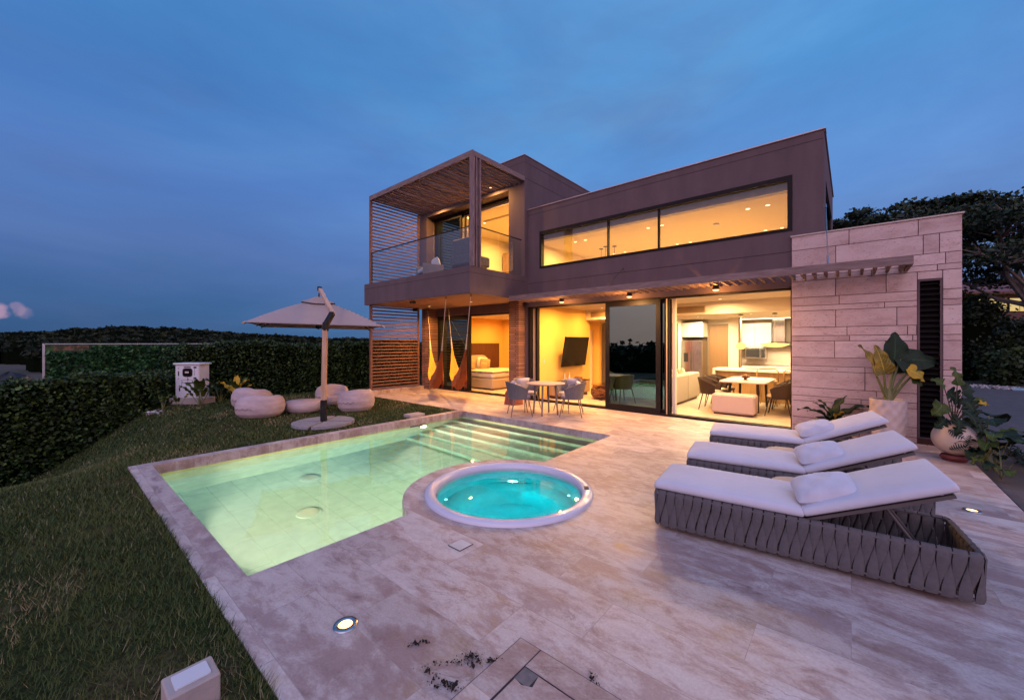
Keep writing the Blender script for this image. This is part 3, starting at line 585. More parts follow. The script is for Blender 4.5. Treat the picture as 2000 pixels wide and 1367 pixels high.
# tower with balcony
o = bxs('tower_wall', 'stucco', *wall_with_hole(-12.34, -7.24, 9.04, 9.38, 3.632, 7.17, -11.84, -7.85, 3.632, 6.28), (-7.46, -7.24, 9.38, 9.42, 3.632, 7.17), (-7.46, -7.242, 9.42, 14.2, 5.59, 7.17), (-12.34, -12.1, 9.38, 14.2, 2.9, 7.17), (-12.1, -7.46, 14.0, 14.2, 2.9, 7.17))
bxs('wall_groove', 'stucco_groove', (-7.25, -7.2385, 9.05, 14.1, 6.50, 6.512), (-7.25, -7.2385, 9.05, 14.1, 6.97, 6.98), (-12.3, -7.25, 9.0385, 9.06, 6.97, 6.98), parent=o)
bxs('roof_cap', 'cap_metal', (-12.36, -7.22, 9.02, 9.4, 7.172, 7.19), (-7.48, -7.22, 9.4, 14.2, 7.172, 7.19))
o = bxs('balcony_slab', 'stucco', (-12.3, -7.24, 6.85, 9.198, 2.955, 3.63))
bxs('slab_groove', 'stucco_groove', (-12.302, -7.238, 6.848, 6.86, 3.462, 3.474), (-7.25, -7.2385, 6.86, 9.03, 3.462, 3.474), parent=o)
bxs('soffit', 'soffit_paint', (-12.28, -7.26, 6.87, 9.4, 2.945, 2.954))
# ground floor masonry
bxs('brick_pillar', 'brick', (-7.84, -7.46, 9.04, 9.40, 0.002, 2.944)); bxs('brick_pillar', 'brick', (-12.12, -11.69, 9.04, 9.45, 0.002, 2.944))
bxs('door_beam', 'stucco', (-11.69, -7.84, 9.36, 9.55, 2.66, 2.944), (-7.45, -7.31, YF+.12, 9.55, 0, 2.944), (-7.31, -.9, 9.422, 9.56, 2.76, 2.9), (-7.31, -.9, YF+.001, 9.42, 2.757, 2.779))
# ceiling, floor and walls inside
bxs('floor', 'pale_floor', (-12.4, -.88, 9.36, 16.2, -.1, .004), parent=H)
bxs('interior_wall', 'plaster_gold', (-7.25, -7.1, 9.57, 12.6, .005, 2.9), (-12.4, -7.25, 13.6, 13.75, .005, 2.8), (-12.4, -12.2, 9.56, 13.6, .005, 2.8))
bxs('interior_wall', 'plaster_pale', (-9.6, -.7, 15.9, 16.1, .005, 2.9), (-.9, -.7, 9.57, 15.9, .005, 2.9), (-9.6, -9.45, 13.76, 15.9, .005, 2.9), (-3.19, -3.12, 9.52, 9.62, .005, 2.76), (-3.80, -3.05, 14.9, 15.0, .005, 2.5), (-4.45, -3.82, 14.9, 15.0, .005, 2.5), (-4.55, -4.45, 13.2, 15.0, .005, 2.5))
bxs('ceiling', 'plaster_pale', (-7.1, -.7, 9.565, 12.0, 2.84, 2.93), (-4.6, -.7, 12.0, 15.9, 2.50, 2.93), (-7.1, -4.6, 12.0, 15.9, 2.84, 2.93), (-9.6, -7.1, 12.7, 15.9, 2.52, 2.93), (-12.2, -7.25, 9.56, 13.6, 2.75, 2.93))
bxs('upper_floor', 'pale_floor', (-7.2, -.62, 9.43, 13.44, 2.94, 2.96), (-12.1, -7.47, 9.5, 14.0, 3.60, 3.66))
bxs('window_header', 'concrete', (-7.2, -.62, 9.43, 9.60, 4.69, 4.98)); bxs('upper_ceiling', 'gold_ceiling', (-7.2, -.62, 9.601, 13.44, 4.71, 4.98)); bxs('upper_inner_wall', 'gold_ceiling', (-7.22, -7.2, 9.43, 13.44, 2.96, 4.98), (-7.2, -.62, 13.40, 13.44, 2.96, 4.71))
bxs('upper_ceiling', 'gold_ceiling', (-12.1, -7.47, 9.75, 14.0, 6.25, 6.5), (-12.1, -7.47, 9.5, 9.75, 6.10, 6.5)); bxs('upper_inner_wall', 'gold_ceiling', (-12.1, -7.47, 13.9, 13.99, 3.66, 6.25), (-12.1, -12.05, 9.5, 13.9, 3.66, 6.25), (-7.53, -7.47, 9.5, 13.9, 3.66, 6.25))
bxs('wardrobe', 'brown_door', (-11.9, -9.5, 13.3, 13.88, 3.67, 5.7)); bxs('ceiling_slot', 'grille', (-10.5, -8.4, 10.6, 10.75, 6.243, 6.249))
# openings: tracks, frames, panes
bxs('door_track', 'dark_frame', (-7.31, -.87, 9.30, 9.50, .005, .05), (-11.69, -7.84, 9.38, 9.56, .005, .05), (-7.31, -.87, 9.30, 9.42, 2.72, 2.756), (-11.69, -7.84, 9.42, 9.56, 2.61, 2.659))
def slider(name, x0, x1, y, z0, z1, st=.07, parent=H, gl='dark_glass', th=.05):
    f = bxs(name, 'dark_frame', (x0, x0+st, y, y+th, z0, z1), (x1-st, x1, y, y+th, z0, z1), (x0+st, x1-st, y, y+th, z0, z0+st*1.1), (x0+st, x1-st, y, y+th, z1-st*1.1, z1), parent=parent)
    bxs('glass_pane', gl, (x0+st, x1-st, y+th/2-.004, y+th/2+.004, z0+st*1.1, z1-st*1.1), parent=f); return f
slider('sliding_door', -4.80, -3.40, 9.305, .052, 2.72, .10)
slider('sliding_door', -4.72, -3.24, 9.38, .052, 2.72, .085); slider('sliding_door', -4.68, -3.19, 9.45, .052, 2.72, .06)
for a in ((-7.305, -7.23, 9.30, 9.5, .05, 2.72), (-7.13, -7.06, 9.42, 9.54, .05, 2.72), (-3.23, -3.185, 9.31, 9.36, .05, 2.72), (-.89, -.865, 9.31, 9.5, .05, 2.72)): bxs('door_jamb', 'dark_frame', a)
for a in ((-7.23, -7.13, 9.44, 9.5, .05, 2.72), (-3.26, -3.235, 9.31, 9.36, .05, 2.72)): bxs('jamb_strip', 'pale_jamb', a)
slider('sliding_door', -11.69, -10.02, 9.44, .052, 2.61, .09); slider('sliding_door', -11.2, -10.0, 9.50, .052, 2.61, .07, gl='clear_glass')
bxs('balcony_door_frame', 'dark_frame', (-11.84, -7.85, 9.39, 9.52, 6.20, 6.279), (-11.84, -11.76, 9.39, 9.52, 3.66, 6.20), (-11.84, -7.85, 9.39, 9.52, 3.632, 3.66))
slider('balcony_door', -11.76, -10.35, 9.40, 3.66, 6.20, .09); slider('balcony_door', -11.3, -10.2, 9.46, 3.66, 6.20, .06, gl='clear_glass'); slider('balcony_door', -11.0, -10.05, 9.50, 3.66, 6.20, .05, gl='clear_glass', th=.03)
# balcony: slatted pergola, screen, corner posts, glass rail
m_ = MB(); x = -12.05; i = 0
while x < -7.32:
    w_ = random.uniform(.05, .075); h = random.uniform(.09, .12); m_.box(x, x+w_, 7.0, 9.03, 6.50-h, 6.50); x += w_+random.uniform(.10, .15); i += 1
pg = part(m_, 'balcony_pergola', 'weathered_wood', H)
bxs('fascia_board', 'weathered_wood_x', (-12.14, -7.22, 6.93, 6.985, 6.40, 6.545), (-7.275, -7.225, 6.99, 9.035, 6.41, 6.54), (-12.14, -12.09, 6.99, 9.035, 6.41, 6.54), parent=pg)
bxs('corner_post', 'weathered_wood_z', (-7.33, -7.19, 6.93, 6.975, 3.632, 6.398)); bxs('corner_post', 'weathered_wood_z', (-7.33, -7.22, 7.06, 7.10, 3.632, 6.405), (-7.33, -7.22, 7.19, 7.235, 3.632, 6.405))
def screen(z0, z1, n):
    m_ = MB()
    for k in range(n): z = z0+.05+(z1-z0-.1)*k/(n-1); m_.box(-12.135, -12.095, 7.02, 8.86, z-.026, z+.024)
    s_ = part(m_, 'slatted_screen', 'screen_wood', H)
    bxs('screen_post', 'screen_wood', (-12.16, -12.08, 6.945, 7.018, z0, z1), parent=s_); bxs('screen_post', 'screen_wood', (-12.15, -12.09, 8.862, 8.91, z0, z1), parent=s_)
screen(3.64, 6.395, 25); screen(.12, 2.94, 26)
bxs('screen_plinth', 'travertine', (-12.32, -11.98, 6.80, 9.03, .002, .115))
rl = bxs('balcony_rail', 'black_metal', (-12.08, -7.27, 6.99, 7.015, 4.665, 4.69), (-7.295, -7.27, 7.016, 8.94, 4.665, 4.69), (-12.085, -12.07, 6.99, 7.01, 3.64, 4.664))
for a, b_ in ((-12.06, -11.02), (-11.0, -9.80), (-9.78, -8.55), (-8.53, -7.30)): bxs('glass_panel', 'rail_glass', (a, b_, 6.998, 7.008, 3.64, 4.66), parent=rl)
for a, b_ in ((7.03, 7.94), (7.96, 8.92)): bxs('glass_panel', 'rail_glass', (-7.287, -7.277, a, b_, 3.64, 4.66), parent=rl)
# timber canopy above the doors
m_ = MB(); x = -7.15
while x < .62: m_.box(x, x+.035, 8.36, 9.14 if x > -.9 else 9.19, 2.87, 2.97); x += .158
cp = part(m_, 'door_canopy', 'weathered_wood', H)
bxs('fascia_board', 'weathered_wood_x', (-7.2, .70, 8.305, 8.355, 2.865, 2.995), parent=cp); bxs('end_board', 'weathered_wood', (.655, .70, 8.36, 9.14, 2.865, 2.99), parent=cp)
for a, b_ in (((-4.26, 8.33, 2.99), (-4.26, 9.19, 3.52)), ((-.29, 8.33, 2.99), (-.375, 9.73, 4.36))): m_ = MB(); m_.tube([a, b_], .008, 6); m_.tube([a, Vector(a).lerp(Vector(b_), .12)], .016, 6); m_.tube([Vector(b_).lerp(Vector(a), .07), b_], .016, 6); part(m_, 'stay_cable', 'steel', cp)
# stone wall in ashlar courses
m_ = MB(); mj = MB(); SX0, SX1, SY = -.86, 1.30, 9.15
hs = [.26, .31, .18, .095, .305, .155, .095]; z = 3.69; g_ = random.Random(11); k = 0
LVX0, LVX1, LVZ0, LVZ1 = .84, 1.065, .18, 2.69
while z > .01:
    h = hs[k] if k < len(hs) else (.305, .155, .095)[(k-4) % 3]; k += 1; z0 = max(.003, z-h); gp = .009
    x = SX0+.002
    while x < SX1-.01:
        L_ = g_.uniform(.60, 1.1) if h > .2 else g_.uniform(.6, 1.4)
        if g_.random() < .12: L_ = g_.uniform(.1, .25)
        x1 = min(SX1, x+L_)
        if SX1-x1 < .12: x1 = SX1
        cuts = [(x, x1)]
        if z > LVZ0-.02 and z0 < LVZ1+.0 and not (z0 >= LVZ1): cuts = []; 
        if not cuts:
            if x < LVX0-.03: cuts.append((x, min(x1, LVX0-.028)))
            if x1 > LVX1+.03: cuts.append((max(x, LVX1+.028), x1))
            if x < LVX1 and x1 > LVX0 and z > LVZ1+.02: cuts.append((max(x, LVX0-.028), min(x1, LVX1+.028)))
        for a, b_ in cuts:
            if b_-a > .02:
                zz0 = z0
                if z > LVZ1+.02 and z0 < LVZ1 and a >= LVX0-.03 and b_ <= LVX1+.03: zz0 = LVZ1+.028
                dpt = g_.uniform(0, .004); m_.box(a+gp/2, b_-gp/2, SY-dpt, SY+.03, zz0+gp/2, z-gp/2, b=.003, tone=g_.random())
        x = x1
    z = z0
sw = part(m_, 'stone_wall', 'ashlar_stone', H)
bxs('stone_backing', 'walnut', (SX0+.01, LVX0, SY+.02, 9.35, .003, 3.68), (LVX1, SX1-.01, SY+.02, 9.35, .003, 3.68), (LVX0, LVX1, SY+.02, 9.35, .003, LVZ0), (LVX0, LVX1, SY+.02, 9.35, LVZ1, 3.68), (SX1-.2, SX1-.012, 9.35, 12.6, 0, 3.68), (-.37, SX1-.2, 12.4, 12.6, 0, 3.68), (-.37, SX1-.2, 9.35, 12.4, 3.40, 3.5), parent=sw)
bxs('stone_coping', 'pot_cream', (SX0-.015, SX1+.02, SY-.02, 9.4, 3.692, 3.715), (SX1-.22, SX1+.02, 9.4, 12.6, 3.692, 3.715), parent=sw)
for a in ((SX1-.011, SX1, SY+.031, 12.6, .003, 3.69), (SX0, SX0+.009, SY+.031, 9.35, .003, 3.69)): bxs('stone_side', 'ashlar_stone', a, parent=sw)
bxs('plinth_strip', 'pot_cream', (SX0+.4, SX1+.01, SY-.035, SY-.005, .002, .055), parent=sw)
m_ = MB(); m_.box(LVX0-.026, LVX0, SY-.004, SY+.14, LVZ0-.02, LVZ1+.024); m_.box(LVX1, LVX1+.026, SY-.004, SY+.14, LVZ0-.02, LVZ1+.024); m_.box(LVX0, LVX1, SY-.004, SY+.14, LVZ1, LVZ1+.024); m_.box(LVX0, LVX1, SY-.004, SY+.14, LVZ0-.02, LVZ0)
lf = part(m_, 'louvre_vent', 'stucco', H)
m_ = MB(); n = 30
for k in range(n):
    z = LVZ0+.03+(LVZ1-LVZ0-.05)*k/(n-1); m_.add([(LVX0, SY+.02, z-.03), (LVX1, SY+.02, z-.03), (LVX1, SY+.11, z+.03), (LVX0, SY+.11, z+.03), (LVX0, SY+.02, z-.036), (LVX1, SY+.02, z-.036), (LVX1, SY+.11, z+.024), (LVX0, SY+.11, z+.024)], [(0, 1, 2, 3), (7, 6, 5, 4), (0, 4, 5, 1), (3, 2, 6, 7)])
m_.box(LVX0, LVX1, SY+.13, SY+.14, LVZ0, LVZ1); part(m_, 'louvre_slats', 'dark_frame', lf)

# lamps of the house
WARM = (1, .50, .15); GOLD = (1, .64, .27); AMB = (1, .46, .11)
def down(x, y, z, pw, col, em='lamp_gold', r=.045, spread=150):
    m_ = MB(); m_.lathe([(r+.016, 0), (r+.014, -.006), (r, -.006)], n=20); o = m_.build('downlight', 'white_plastic', H, loc=Vector((x, y, z))-Vector((-6, 9.2, 0)))
    m_ = MB(); m_.lathe([(r, -.003), (0, -.0035)], n=20); m_.build('lamp_lens', em, o)
    if pw: lamp('lamp_light', (x, y, z-.012), pw, col, H, .08, spread=spread)
for x, y in ((-10.95, 8.48), (-8.83, 8.41)): down(x, y, 2.944, 85, AMB, 'lamp_warm')
for x, y in ((-10.97, 8.74), (-8.32, 8.74)):
    m_ = MB(); m_.cyl(0, 0, .0, .10, .035, 16); o = m_.build('pergola_spot', 'black_metal', H, loc=(x+6, y-9.2, 6.40)); m_ = MB(); m_.cyl(0, 0, -.006, -.001, .028, 16); m_.build('lamp_lens', 'lamp_warm', o); lamp('lamp_light', (x, y, 6.385), 60, WARM, H, .05)
for x in (-5.86, -3.97, -2.11):
    m_ = MB(); m_.cyl(0, 0, 0, .085, .062, 24); o = m_.build('canopy_lamp', 'black_metal', H, loc=(x+6, 8.90-9.2, 2.785)); m_ = MB(); m_.lathe([(.060, -.001), (.056, -.012), (.03, -.022), (0, -.024)], n=24); m_.build('lamp_lens', 'lamp_warm', o, smooth=True)
    lamp('lamp_light', (x, 8.90, 2.755), 85, (1, .52, .18), H, .10)
    pl_ = bpy.data.lights.new('lamp_light', 'POINT'); pl_.energy = 30; pl_.color = (1, .42, .10); pl_.shadow_soft_size = .03; po_ = bpy.data.objects.new('lamp_light', pl_); COL.objects.link(po_); po_.parent = H; po_.location = (x+6, 8.90-9.2-.03, 2.70)
for x, y, on in ((-6.26, 10.24, 1), (-5.92, 10.24, 0), (-4.05, 10.24, 1), (-3.69, 10.24, 0), (-1.77, 10.24, 1), (-1.39, 10.24, 0), (-6.1, 12.45, 1), (-5.7, 12.45, 0), (-4.04, 12.5, 1), (-3.66, 12.5, 0), (-1.75, 12.5, 1), (-1.38, 12.5, 0)): down(x, y, 4.709, 85*on, (1, .60, .20), spread=170)
for x, y, z in ((-6.1, 11.55, .17), (-5.85, 11.35, .10), (-5.62, 11.5, .15)):
    m_ = MB(); m_.cyl(0, 0, -.012, 0, .07, 20); o = m_.build('ceiling_rose', 'black_metal', H, loc=(x+6, y-9.2, 4.709)); m_ = MB(); m_.tube([(0, 0, -.012), (0, 0, -.55)], .006, 6); m_.build('pendant_cord', 'black_metal', o); m_ = MB(); m_.lathe([(0, -.55), (.05, -.6), (.07, -.7), (0, -.72)], n=16); m_.build('pendant_shade', 'black_metal', o)
m_ = MB(); m_.cyl(0, 0, -.03, 0, .07, 20); m_.build('smoke_detector', 'white_plastic', H, loc=(-2.6+6, 11.0-9.2, 4.709))
for x, y in ((-8.55, 10.6), (-9.35, 12.0), (-10.6, 10.8), (-10.8, 12.6)): down(x, y, 6.249, 100, (1, .53, .15), spread=170)
for x, y in ((-9.6, 11.5), (-8.7, 10.6), (-11, 10.6), (-11, 12.6), (-8.6, 12.9)): down(x, y, 2.749, 72, (1, .46, .11), spread=170)
for x, y in ((-6.2, 10.2), (-6.2, 11.8), (-4.6, 10.6), (-5.0, 13.6)): down(x, y, 2.839, 80, (1, .46, .11), spread=170)  # living room: unseen downlights with fixtures, added to light the room
for x, y in ((-1.6, 10.3), (-2.6, 11.4), ): down(x, y, 2.839, 48, (1, .62, .26), spread=170)
for x, y in ((-3.55, 12.9), (-3.7, 13.9), (-2.1, 12.6), (-1.3, 14.3), (-2.6, 14.5)): down(x, y, 2.499, 60, (1, .78, .46), spread=170)
bxs('cove_strip', 'led_strip', (-2.85, -1.0, 15.30, 15.34, 2.485, 2.498)); lamp('cove_light', (-1.9, 15.32, 2.47), 7, (1, .78, .45), H, 1.8, 'RECTANGLE', size_y=.05)
bxs('security_camera', 'black_metal', (-9.9, -9.8, 6.95, 7.1, 2.86, 2.93)); bxs('security_camera', 'black_metal', (-12.0, -11.9, 8.55, 8.7, 2.83, 2.94))

# ---- fixed fittings inside
for a in ((-2.95, -2.0, 15.45, 15.88, 1.55, 2.35), (-1.45, -.95, 15.45, 15.88, 1.45, 2.35)): bxs('kitchen_cabinet', 'white_gloss', a, b=.004)
bxs('cabinet_joint', 'grille', (-2.48, -2.474, 15.447, 15.449, 1.56, 2.34)); bxs('backsplash', 'pot_cream', (-2.95, -.92, 15.86, 15.895, .95, 2.48)); bxs('kitchen_counter', 'white_gloss', (-2.95, -.92, 15.2, 15.85, .005, .92), b=.004)
lamp('cabinet_light', (-1.9, 15.6, 1.42), 14, (1, .76, .45), H, 1.7, 'RECTANGLE', size_y=.04)
bxs('column', 'plaster_pale', (-3.0, -2.72, 14.2, 14.5, .005, 2.499)); bxs('column_edge', 'grille', (-2.719, -2.68, 14.25, 14.5, .005, 2.499))
d = bxs('hall_door', 'brown_door', (-3.72, -3.14, 14.86, 14.895, .005, 2.28)); bxs('door_frame', 'grille', (-3.80, -3.725, 14.85, 14.898, .005, 2.34), (-3.135, -3.06, 14.85, 14.898, .005, 2.34), (-3.725, -3.135, 14.85, 14.898, 2.285, 2.34), parent=d)
bxs('wall_panel', 'red_wood', (-4.449, -4.42, 13.25, 13.75, .005, 2.35)); bxs('wall_panel', 'walnut', (-12.199, -12.16, 10.2, 13.35, .6, 1.68))
d = bxs('hall_door', 'brown_door', (-7.9, -7.2, 15.82, 15.895, .005, 2.1)); bxs('hall_door', 'plaster_pale', (-8.4, -7.55, 13.55, 13.595, .005, 2.2), b=.01)
bxs('bulkhead', 'plaster_pale', (-7.1, -6.2, 12.3, 12.6, 2.5, 2.838)); bxs('air_grille', 'grille', (-6.9, -6.3, 12.29, 12.299, 2.58, 2.76))
m_ = MB()
for k in range(9): m_.box(-4.02, -3.14, 11.985, 11.992, 2.565+k*.019, 2.575+k*.019)
ag = part(m_, 'air_grille', 'grille', H); bxs('grille_frame', 'pale_jamb', (-4.05, -3.11, 11.992, 11.998, 2.55, 2.745), parent=ag)
for x, y, z, ax in ((-7.098, 9.8, 1.13, 'x'),): bxs('light_switch', 'white_plastic', (-7.099, -7.088, 9.76, 9.84, 1.08, 1.19), b=.003)

# ------------------------------------------------------------------ loungers
def rpath(L_, Wd, r):                         # rounded rectangle, returns point, outward normal by arc length
    seg = [((r, 0), (L_-r, 0), (0, -1)), ('c', (L_-r, r), -90), ((L_, r), (L_, Wd-r), (1, 0)), ('c', (L_-r, Wd-r), 0), ((L_-r, Wd), (r, Wd), (0, 1)), ('c', (r, Wd-r), 90), ((0, Wd-r), (0, r), (-1, 0)), ('c', (r, r), 180)]
    lens = [math.hypot(a[1][0]-a[0][0], a[1][1]-a[0][1]) if a[0] != 'c' else r*math.pi/2 for a in seg]; tot = sum(lens)
    def f(s):
        s %= tot
        for a, l in zip(seg, lens):
            if s <= l:
                if a[0] == 'c': w = R(a[2])+s/r; return Vector((a[1][0]+r*math.cos(w), a[1][1]+r*math.sin(w))), Vector((math.cos(w), math.sin(w)))
                k = s/l; return Vector((a[0][0]+(a[1][0]-a[0][0])*k, a[0][1]+(a[1][1]-a[0][1])*k)), Vector(a[2])
            s -= l
        return f(0)
    return f, tot
def petal(mb, f, s0, lean, z0, z1, w0, inner, flip, tone):
    n = 9; rows = []
    for i in range(n+1):
        t = i/n; z = z1+(z0-z1)*t
        tt = t if not flip else 1-t
        w = w0*(1-.0*tt) if tt < .22 else w0*max(.10, 1-((tt-.22)/.70)**1.25)
        if tt > .92: w = w0*.08
        outw = .017*(1-tt)**.7+.002
        if not flip and i == 0: outw -= .012
        if flip and i == n: outw -= .008
        cs = s0+lean*(t-.5)
        row = []
        for k in range(5):
            q = (k-2)/2; p, nn = f(cs+q*w/2); o = outw-(.006*q*q); o = -o-.012 if inner else o
            row.append((p.x+nn.x*o, p.y+nn.y*o, z))
        if not flip and i == 0 and not inner:      # roll over the rim
            r0 = []; r1 = []
            for k in range(5):
                q = (k-2)/2; p, nn = f(cs+q*w/2); r0.append((p.x-nn.x*.030, p.y-nn.y*.030, z-.002)); r1.append((p.x-nn.x*.012, p.y-nn.y*.012, z+.012))
            rows += [r0, r1]
        rows.append(row)
    vs = [p for r_ in rows for p in r_]; m = len(rows)
    mb.add(vs, [(i*5+k, i*5+k+1, (i+1)*5+k+1, (i+1)*5+k) for i in range(m-1) for k in range(4)], 0, tone)
def cushion(mb, L_, Wd, z0, th, xn=36, yn=16, sag=None, puff=.018):
    # puffy slab: grid top and bottom
    def pt(i, j, top):
        u, v = i/xn, j/yn; e = min(1, 6*min(u, 1-u))*min(1, 5*min(v, 1-v)); k = .52+.48*e**.5
        zc = z0+th/2; z = zc+th/2*k+puff*(math.sin(math.pi*u)*math.sin(math.pi*v))+e*(.0022*math.sin(u*37+3*math.sin(v*5))*math.sin(v*9+u*4)+.0018*math.sin(v*31+u*11)*math.cos(u*13)) if top else zc-th/2*(.75+.25*e)
        pin = .0
        return (u*L_+(pin if u < .5 else -pin)*(1 if 0 < 1 else 0), v*Wd+(pin if v < .5 else -pin), z+(sag(u, v) if sag else 0))
    a = [pt(i, j, True) for j in range(yn+1) for i in range(xn+1)]; b = [pt(i, j, False) for j in range(yn+1) for i in range(xn+1)]
    n = len(a); fs = []
    for j in range(yn):
        for i in range(xn):
            q = j*(xn+1)+i; fs.append((q, q+1, q+xn+2, q+xn+1)); fs.append((n+q, n+q+xn+1, n+q+xn+2, n+q+1))
    ring = [i for i in range(xn+1)]+[j*(xn+1)+xn for j in range(1, yn+1)]+[yn*(xn+1)+i for i in range(xn-1, -1, -1)]+[j*(xn+1) for j in range(yn-1, 0, -1)]
    for k in range(len(ring)): a_, b_ = ring[k], ring[(k+1) % len(ring)]; fs.append((a_, n+a_, n+b_, b_))
    mb.add(a+b, fs, 0, .5); return mb
def pillow(mb, L_, Wd, th, n=22, seed=0, wr=.006):
    g = random.Random(seed); ph = g.random()*6
    def pt(i, j, s):
        u, v = 2*i/n-1, 2*j/n-1; k = max(0, (1-abs(u)**3)*(1-abs(v)**3))**.5
        x, y = u*L_/2*(1-.07*(1-v*v)*abs(u)**3*0-.10*(1-abs(v))*0), v*Wd/2
        x *= 1-.05*(abs(v)**6); y *= 1-.05*(abs(u)**6)
        return (x, y, s*(th/2*k+wr*k*math.sin(7*u+ph)*math.cos(5*v+ph)+.45*wr*math.sin(23*math.atan2(v, u)+ph)*min(1, (u*u+v*v))*k))
    a = [pt(i, j, 1) for j in range(n+1) for i in range(n+1)]; b = [pt(i, j, -1) for j in range(n+1) for i in range(n+1)]; m = len(a); fs = []
    for j in range(n):
        for i in range(n): q = j*(n+1)+i; fs += [(q, q+1, q+n+2, q+n+1), (m+q, m+q+n+1, m+q+n+2, m+q+1)]
    mb.add(a+b, fs, 0, .5); return mb
def make_lounger():
    t = thing('sun_lounger', 'nearest of three sun loungers, its dark woven strap sides and raised headrest in full view', 'sun lounger', (0, 0, 0), 0, 'woven strap sun loungers on the deck')
    Ln, Wd = 2.03, .68
    f, tot = rpath(Ln, Wd, .055); m_ = MB(); n = int(tot/.0735); pit = tot/n
    for k in range(n):
        s_ = k*pit
        j_ = random.uniform(-.003, .003); petal(m_, f, s_+j_, -.026+j_, .07, .352, .066+j_*.6, False, False, random.random()); petal(m_, f, s_+pit/2-j_, -.016, .045, .300, .064, False, True, random.random())
        petal(m_, f, s_, .02, .10, .340, .062, True, False, random.random()); petal(m_, f, s_+pit/2, .02, .045, .28, .062, True, True, random.random())
    m_.build('woven_side', 'strap', t, smooth=True)
    m_ = MB()
    for z in (.335, .062): m_.tube([(*f(s_)[0], z) for s_ in [tot*i/60 for i in range(61)]], .011, 8)
    m_.box(.02, Ln-.02, .02, Wd-.02, .30 if False else .09, .10)
    m_.build('frame', 'lounger_frame', t)
    m_ = MB()
    for y in (.05, Wd-.05): m_.box(.03, 1.14, y-.02, y+.02, .318, .345)
    m_.box(.03, 1.14, .07, Wd-.07, .325, .338); m_.build('seat_base', 'lounger_frame', t)
    for y in (.02, Wd-.04): m_ = MB(); m_.box(1.09, 1.13, y, y+.02, .06, .34); m_.build('hinge_post', 'lounger_frame', t)
    m_ = MB(); cushion(m_, 1.12, Wd+.02, .352, .10, sag=lambda u, v: .012*math.sin(u*9)*math.sin(v*3)*.4); o = m_.build('seat_cushion', 'cushion_white', t, smooth=True, fixn=True, loc=(-.01, -.01, 0)); o.modifiers.new('s', 'SUBSURF').render_levels = 1
    ang = R(24)
    b = MB()
    for y in (.03, Wd-.06): b.box(0, .86, y, y+.03, -.012, .012)
    b.box(.82, .86, .06, Wd-.06, -.012, .012); b.box(.05, .8, .10, Wd-.10, -.004, .006); bk = b.build('back_frame', 'lounger_frame', t, loc=(1.12, 0, .345)); bk.rotation_euler = (0, -ang, 0)
    b = MB(); cushion(b, .90, Wd+.02, .012, .095); bc = b.build('back_cushion', 'cushion_white', t, smooth=True, fixn=True, loc=(1.115, -.01, .35)); bc.rotation_euler = (0, -ang, 0); bc.modifiers.new('s', 'SUBSURF').render_levels = 1
    b = MB(); b.box(.70, .87, -.008, .018, -.055, .03); b.add([(.62, -.009, .02), (.88, -.009, .02), (.88, -.012, -.06), (.70, -.012, -.075)], [(0, 1, 2, 3)]); 
    for y in (.10, Wd-.12):
        m_ = MB(); m_.tube([(1.58, y, .52), (1.86, y, .10)], .010, 8); m_.build('prop_strut', 'lounger_frame', t)
    m_ = MB(); m_.tube([(1.86, .03, .115), (1.86, Wd-.03, .115)], .010, 8); m_.tube([(1.58, .1, .52), (1.58, Wd-.12, .52)], .009, 8); m_.build('cross_bar', 'lounger_frame', t)
    m_ = MB(); pillow(m_, .41, .33, .17, seed=3, wr=.009); pw = m_.build('pillow', 'cushion_white', t, smooth=True, fixn=True, loc=(1.235, .215, .555)); pw.rotation_euler = (R(14), -R(17), R(6))
    return t
L1 = make_lounger(); L1.location = (-1.37, 3.62, .002); L1.rotation_euler = (0, 0, R(6.2))
dup(L1, (-1.44, 4.80, .002), R(8.6), 'middle of three sun loungers, between the nearest lounger and the one by the stone wall')
dup(L1, (-1.55, 6.22, .002), R(9.4), 'farthest of three sun loungers, closest to the stone wall and planters')
for (x, y, lab) in ((-.38, 4.50, 'round low side table between the nearest and the middle lounger'), (-.60, 5.78, 'round low side table between the middle and the farthest lounger')):
    t = thing('side_table', lab, 'side table', (x, y, 0), 0, 'round side tables between the loungers')
    m_ = MB(); m_.lathe([(0, .385), (.20, .385), (.205, .393), (.20, .402), (0, .403)], n=40); m_.build('table_top', 'side_disc', t); m_ = MB(); m_.lathe([(.14, .002), (.14, .012), (.02, .02), (.02, .385)], n=24); m_.build('pedestal', 'lounger_frame', t)

